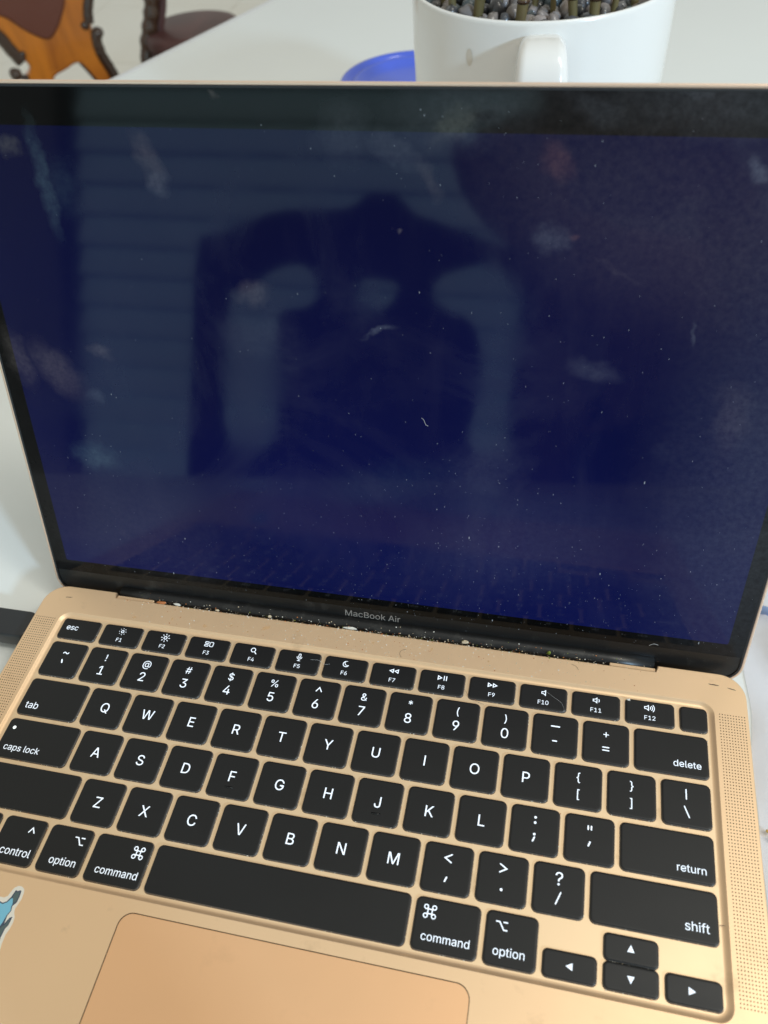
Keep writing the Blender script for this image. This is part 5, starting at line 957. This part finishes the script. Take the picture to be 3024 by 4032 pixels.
def mould(pts, r, parent, org, M=M_dwood, name='carved_moulding', lump=.03):
    P = [Vector((u, w)) for u, w in pts]; Q = []; rd = []
    for i in range(len(P)-1):
        a, b, c, d = P[max(i-1, 0)], P[i], P[i+1], P[min(i+2, len(P)-1)]
        for k in range(7):
            t = k/7; q = .5*((2*b)+(c-a)*t+(2*a-5*b+4*c-d)*t*t+(3*b-a-3*c+d)*t**3); Q.append(cp(q.x, q.y, -12)); rd.append(r*KC*(1+lump*math.sin(len(Q)*1.5)))
    Q.append(cp(P[-1].x, P[-1].y, -12)); rd.append(r*KC)
    V, F = tube(Q, rd, 12); return link(name, mesh(name, V, F, True, org=org), parent, [M])
mould([(-150, 78), (-100, 52), (-72, 22), (-60, -4), (-50, -24)], 10.5, ch, c1o)
mould([(100, 120), (92, 60), (80, 30), (76, 12)], 8.5, ch, c1o)
mould([(82, -2), (79, -20), (80, -38), (86, -58), (92, -80), (106, -130), (116, -195)], 9, ch, c1o)
mould([(41, -44), (49, -58), (62, -86), (80, -130)], 2.6, ch, c1o)
def knob(u, w, r, parent, org, M=M_dwood):
    v, f = blob(tuple(cp(u, w, -12)), r*KC, u, 2, (1, 1, 1), .12); link('scroll', mesh('scroll', v, f, True, org=org), parent, [M])
for u, w, r in ((-67, -40, 11), (-46, -14, 7), (68, 9, 7.5), (84, -6, 10.5), (-54, -50, 7), (81, -30, 8)): knob(u, w, r, ch, c1o)
for u in (-70, 110):
    p = cp(u, -185, 6); V, F = tube([tuple(p), (p.x+hh.x*20, p.y+hh.y*20, FZ+10), (p.x+hh.x*24, p.y+hh.y*24, FZ)], [20, 15, 17], 12); link('leg', mesh('leg', V, F, True, org=c1o), ch, [M_wood])
    p = cp(u, -185, -400); V, F = tube([(p.x, p.y, FZ+300), (p.x, p.y, FZ+10), (p.x, p.y, FZ)], [20, 15, 17], 12); link('leg', mesh('leg', V, F, True, org=c1o), ch, [M_wood])
q = [cp(u, 0, d) for u, d in ((-95, 18), (105, 18), (120, -420), (-110, -420))]
V, F = rings([[(p.x, p.y, z) for p in q] for z in (FZ+290, FZ+350)], True, True); link('seat', mesh('seat', V, F, org=c1o), ch, [M_leather])
# second chair: dark carved post and mahogany seat
pb = cp(152, -60); c2o = (pb.x, pb.y, FZ)
c2 = empty('dark_chair', c2o, 'dark carved chair with mahogany seat standing behind the table edge', 'chair')
mould([(196, 150), (192, 80), (186, 22), (172, -14), (158, -50), (150, -110)], 13.5, c2, c2o, M_dwood, 'carved_post', .10)
mould([(214, 150), (212, 80), (206, 24), (190, -16), (176, -52), (168, -110)], 6.5, c2, c2o, M_mahog, 'side_rail', 0)
for u, w, r in ((187, 18, 4.5), (184, 2, 4), (178, -12, 4.5), (190, 38, 4)): knob(u, w, r, c2, c2o, M_mahog)
sc = Vector((-815, 1765, -330)); L = []
for z, k in ((-352, .93), (-342, 1.0), (-328, 1.0), (-318, .95), (-314, .8)):
    L.append([(sc.x+112*k*math.cos(2*math.pi*i/36), sc.y+112*k*math.sin(2*math.pi*i/36), z) for i in range(36)])
V, F = rings(L, True, True); link('seat', mesh('seat', V, F, True, org=c2o), c2, [M_mahog])
for dx, dy in ((-65, -65), (65, -65), (-65, 65), (65, 65)):
    V, F = tube([(sc.x+dx, sc.y+dy, -350), (sc.x+dx*1.1, sc.y+dy*1.1, FZ)], [18, 13], 10); link('leg', mesh('leg', V, F, True, org=c2o), c2, [M_mahog])

# ------------------------------------------------------------------ the room behind the photographer (seen mirrored in the screen)
M_wallp = mat('pale_room_wall', (.68, .72, .74), .7)
V = [(-3600, -2620, FZ), (3200, -2620, FZ), (3200, -2620, 2300), (-3600, -2620, 2300)]
wl = link('back_wall', mesh('back_wall', V, [(0, 1, 2, 3)]), None, [M_wallp]); tag(wl, kind='structure')
M_sl = mat('shutter_slat_glow', (.50, .66, .70), .5, emit=(.52, .80, .90), es=1.35)  # slats emit: the lit look of the shutter is put into their material
M_fr = mat('shutter_frame_paint', (.10, .10, .09), .5)
sh = empty('window_shutter', (-1070, -2560, -100), 'slatted window shutter behind the viewer, mirrored in the screen', 'shutter'); sho = (-1070, -2560, -100)
V = [(-1800, -2605, -600), (-20, -2605, -600), (-20, -2605, 1380), (-1800, -2605, 1380)]
link('gap_shade_board', mesh('gap_shade_board', V, [(0, 1, 2, 3)], org=sho), sh, [M_fr])  # dark board added behind the slats, stands in for shade in the gaps
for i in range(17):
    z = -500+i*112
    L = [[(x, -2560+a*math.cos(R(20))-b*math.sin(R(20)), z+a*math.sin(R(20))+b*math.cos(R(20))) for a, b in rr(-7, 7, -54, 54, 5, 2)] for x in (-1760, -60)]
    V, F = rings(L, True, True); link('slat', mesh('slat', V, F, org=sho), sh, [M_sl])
for x in (-1800, -1070, -20):
    if x == -1070: continue
    L = [[(x+a, -2555+b, z) for a, b in rr(-38, 38, -30, 30, 5, 2)] for z in (-600, 1380)]; V, F = rings(L, True, True); link('frame_post', mesh('frame_post', V, F, org=sho), sh, [M_fr])
for z in (-600, 1380):
    L = [[(x, -2555+b, z+a) for a, b in rr(-38, 38, -28, 28, 5, 2)] for x in (-1836, 16)]; V, F = rings(L, True, True); link('frame_rail', mesh('frame_rail', V, F, org=sho), sh, [M_fr])
# chair drawn up behind the photographer
co2 = (-330, -900, FZ)
rc = empty('dining_chair', co2, 'dark wooden dining chair behind the viewer, mirrored in the screen', 'chair')
def bar(name, pts, r): V, F = tube(pts, r, 12); link(name, mesh(name, V, F, True, org=co2), rc, [M_mahog])
OU = [(-537, -219), (-526, 25), (-520, 242), (-486, 242), (-447, 259), (-385, 286), (-309, 288), (-260, 293), (-243, 311), (-214, 320), (-184, 309), (-168, 288), (-132, 279), (-88, 265), (-30, 248), (21, 230), (58, 205), (73, 68), (70, -78), (60, -155), (50, -320), (-520, -320)]
HO = [[(-473, 179), (-445, 151), (-414, 187), (-367, 208), (-324, 202), (-306, 172), (-318, 143), (-349, 135), (-371, 134), (-378, 110), (-376, 5), (-370, -96), (-482, -106), (-477, 28)],
      [(-255, 186), (-229, 191), (-179, 185), (-182, 165), (-203, 139), (-256, 141)],
      [(-131, 187), (-112, 205), (-69, 216), (-39, 230), (-3, 188), (24, 169), (35, 65), (26, -71), (-63, -79), (-42, 23), (-44, 88), (-63, 136), (-107, 148), (-130, 164)]]
OU = smoothpoly(OU, 1); HO = [smoothpoly(h, 2) for h in HO]
ms = []
for yy in (-890, -924):
    f2 = fill2d('back', [OU]+HO, 0)
    for v in f2.vertices: v.co = Vector((v.co.x-co2[0]*MM, (yy-co2[1])*MM, v.co.y-co2[2]*MM))
    ms.append(f2)
for P in [OU]+HO:
    V, F = rings([[(x, yy, z) for x, z in P] for yy in (-890, -924)], False, False); ms.append(mesh('rim', V, F, org=co2))
link('carved_back', join('carved_back', ms), rc, [M_mahog])
for x in (-505, 35):
    bar('leg', [(x, -905, FZ), (x, -907, -315)], [20, 26])
for x in (-490, 20): bar('leg', [(x, -480, FZ), (x, -480, -330)], [18, 24])
bar('crest_moulding', [(-515, -925, 236), (-450, -925, 246), (-385, -925, 272), (-309, -925, 275), (-260, -925, 282), (-214, -925, 306), (-168, -925, 276), (-88, -925, 253), (21, -925, 220)], [10, 12, 13, 13, 14, 18, 14, 13, 10])
L = [[(x, y, z) for x, y in rr(-520, 50, -885, -460, 40, 4)] for z in (-345, -300)]; V, F = rings(L, True, True); link('seat', mesh('seat', V, F, org=co2), rc, [M_mahog])
# the photographer, seated
def skin(name, nodes, edges, M, parent, org, sub=2):
    me = bpy.data.meshes.new(name); me.from_pydata([tuple((Vector(n_[:3])-Vector(org))*MM) for n_ in nodes], edges, []); me.update()
    o = link(name, me, parent, [])
    md = o.modifiers.new('skin', 'SKIN'); md.use_smooth_shade = True
    for v, n_ in zip(me.skin_vertices[0].data, nodes): v.radius = (n_[3]*MM, (n_[4] if len(n_) > 4 else n_[3])*MM)
    me.skin_vertices[0].data[0].use_root = True
    sb = o.modifiers.new('sub', 'SUBSURF'); sb.levels = sub; sb.render_levels = sub
    bpy.context.view_layer.update()
    ev = bpy.data.meshes.new_from_object(o.evaluated_get(bpy.context.evaluated_depsgraph_get()))
    o.modifiers.clear(); o.data = ev; ev.materials.clear(); ev.materials.append(M)
    for p in ev.polygons: p.use_smooth = True
    return o
po2 = (190, -520, FZ)
pe = empty('person', po2, 'seated person in a mauve shirt holding a phone up, mirrored in the screen', 'person')
M_skin = mat('skin', (.22, .12, .08), .5); M_shirt = mat('dark_plum_shirt', (.42, .30, .31), .8); M_hairs = mat('black_hair', (.012, .01, .01), .5); M_jean = mat('dark_trousers', (.02, .025, .04), .8)
skin('body', [(230, -640, -290, 85, 65), (225, -640, -120, 88, 66), (205, -625, 60, 98, 68), (180, -605, 165, 84, 58), (100, -590, 205, 50, 48), (30, -590, 245, 44, 46), (-6, -598, 300, 62, 74), (-8, -602, 340, 56, 68),
  (75, -600, 150, 52), (70, -520, -60, 40), (160, -440, -190, 30), (170, -410, -196, 22, 14),
  (315, -600, 150, 56), (350, -400, 40, 40), (190, -235, 185, 28), (160, -205, 222, 22, 20),
  (150, -600, -305, 85), (120, -200, -310, 66), (120, -130, -700, 46), (120, -30, -748, 30), (310, -600, -305, 85), (330, -200, -310, 66), (330, -130, -700, 46), (330, -30, -748, 30)],
  [(0, 1), (1, 2), (2, 3), (3, 4), (4, 5), (5, 6), (6, 7), (3, 8), (8, 9), (9, 10), (10, 11), (3, 12), (12, 13), (13, 14), (14, 15), (0, 16), (16, 17), (17, 18), (18, 19), (0, 20), (20, 21), (21, 22), (22, 23)], M_skin, pe, po2)
skin('shirt', [(230, -640, -290, 122, 100), (225, -640, -120, 126, 100), (205, -625, 60, 142, 104), (180, -605, 160, 118, 86), (110, -594, 200, 62, 58), (75, -600, 150, 62), (70, -540, -10, 52), (315, -600, 150, 68), (350, -420, 50, 54)],
  [(0, 1), (1, 2), (2, 3), (3, 4), (3, 5), (5, 6), (3, 7), (7, 8)], M_shirt, pe, po2)
skin('trousers', [(230, -640, -310, 120, 100), (150, -600, -308, 96), (120, -200, -313, 76), (120, -135, -670, 56), (310, -600, -308, 96), (330, -200, -313, 76), (330, -135, -670, 56)], [(0, 1), (1, 2), (2, 3), (0, 4), (4, 5), (5, 6)], M_jean, pe, po2)
skin('hair', [(-8, -612, 352, 62, 66), (6, -650, 320, 54, 44), (16, -650, 270, 44, 36)], [(0, 1), (1, 2)], M_hairs, pe, po2)
M_eye = mat('eye_white', (.7, .68, .64), .2); M_iris = mat('dark_iris', (.02, .012, .01), .15); M_lip = mat('lips', (.26, .10, .08), .45)
def fb(name, c, r_, sq, M, par=None):
    v, f = blob(c, r_, 1.5, 3, sq, 0); return link(name, mesh(name, v, f, True, org=po2), par or pe, [M])
for s_ in (-1, 1):
    ey = fb('eye', (-7+s_*24, -546, 326), 9.5, (1.1, .8, .6), M_eye); fb('iris', (-7+s_*24, -539.2, 325), 4.2, (1, .5, 1), M_iris, ey)
    fb('eyebrow', (-7+s_*25, -538, 343), 15, (1.1, .35, .25), M_hairs); fb('ear', (-7+s_*60, -602, 318), 17, (.32, .7, 1.15), M_skin)
skin('nose', [(-7, -540, 332, 5), (-7, -528, 308, 8), (-7, -521, 298, 9), (-7, -536, 292, 7)], [(0, 1), (1, 2), (2, 3)], M_skin, pe, po2)
fb('mouth', (-7, -536, 277), 17, (1.15, .4, .33), M_lip)
# hand round the phone (given in the phone's own frame): palm, four fingers on the lens side, thumb on the screen side
def hw(p): q = m @ Vector((p[0]*MM, p[1]*MM, p[2]*MM)); return (q.x/MM, q.y/MM, q.z/MM)+tuple(p[3:])
skin('hand', [(160, -205, 222, 22, 20), hw((86, -112, 26, 20, 14)), hw((76, -88, 16, 22, 13)), hw((70, -66, 12, 18, 11))], [(0, 1), (1, 2), (2, 3)], M_skin, pe, po2)
for i in range(4):
    y = -48-17*i; q = (1, 1.06, 1.0, .84)[i]
    f = [hw((70, y-4, 13, 9.5)), hw((72, y, 1, 9)), hw((72-16*q, y+2, -5, 8)), hw((72-34*q, y+1, -4, 7))]; skin('finger', f, [(0, 1), (1, 2), (2, 3)], M_skin, pe, po2, 1)
f = [hw((80, -84, 20, 12)), hw((70, -62, 23, 10)), hw((54, -50, 21, 9)), hw((42, -46, 20, 8))]; skin('thumb', f, [(0, 1), (1, 2), (2, 3)], M_skin, pe, po2, 1)
for dx, L_ in ((-13, 62), (-4, 72), (6, 68), (15, 54)):
    f = [(168+dx, -412, -194, 9.5), (170+dx*1.2, -412+L_*.45, -193, 9), (170+dx*1.3, -412+L_*.8, -200, 8), (170+dx*1.3, -412+L_, -209, 7)]; skin('finger', f, [(0, 1), (1, 2), (2, 3)], M_skin, pe, po2, 1)
skin('thumb', [(152, -425, -192, 11), (138, -405, -192, 10), (134, -384, -196, 8.5)], [(0, 1), (1, 2)], M_skin, pe, po2, 1)
# chair under the photographer
so3 = (230, -640, FZ); s3 = empty('stool', so3, 'plain dark stool under the person', 'stool')
V, F = lathe([(150, -430), (175, -425), (175, -400), (165, -392)], (230, -640), 32, True, True); link('seat', mesh('seat', V, F, True, org=so3), s3, [M_mahog])
for a in (45, 135, 225, 315):
    x, y = 230+120*math.cos(R(a)), -640+120*math.sin(R(a)); V, F = tube([(x, y, -425), (230+(x-230)*1.25, -640+(y+640)*1.25, FZ)], [17, 13], 10); link('leg', mesh('leg', V, F, True, org=so3), s3, [M_mahog])
# the phone, just behind the taking lens
ph = bpy.data.objects.new('phone', None); COL.objects.link(ph); ph.empty_display_size = .01
tag(ph, 'dark phone held up by the person over the laptop', 'phone')
ph.matrix_world = m.copy()
def pm_(name, V, F, M, sm=False): link(name, mesh(name, V, F, sm), ph, [M])
# local: +z is towards the user (behind the camera)
L = [[(x, y, z) for x, y in rr(-14+i, 58-i, -134+i, 14-i, 9, 6)] for i, z in ((1, 5.2), (0, 6), (0, 12), (1, 12.8))]
V, F = rings(L, True, True); pm_('case', V, F, M_usb)
P = rr(-11, 55, -131, 11, 7, 5); pm_('screen', lift(P, 12.9), [tuple(range(len(P)))], mat('phone_screen', (.01, .01, .01), .1))
V, F = lathe([(5.6, 5.2), (5.6, 3.6), (4.9, 3.4)], (0, 0), 24, True, False); V, F = lathe([(5.8, 5.3), (5.8, 3.4), (4.6, 3.4), (4.6, 4.9)], (0, 0), 28, False, True); pm_('lens_ring', V, F, M_usb)
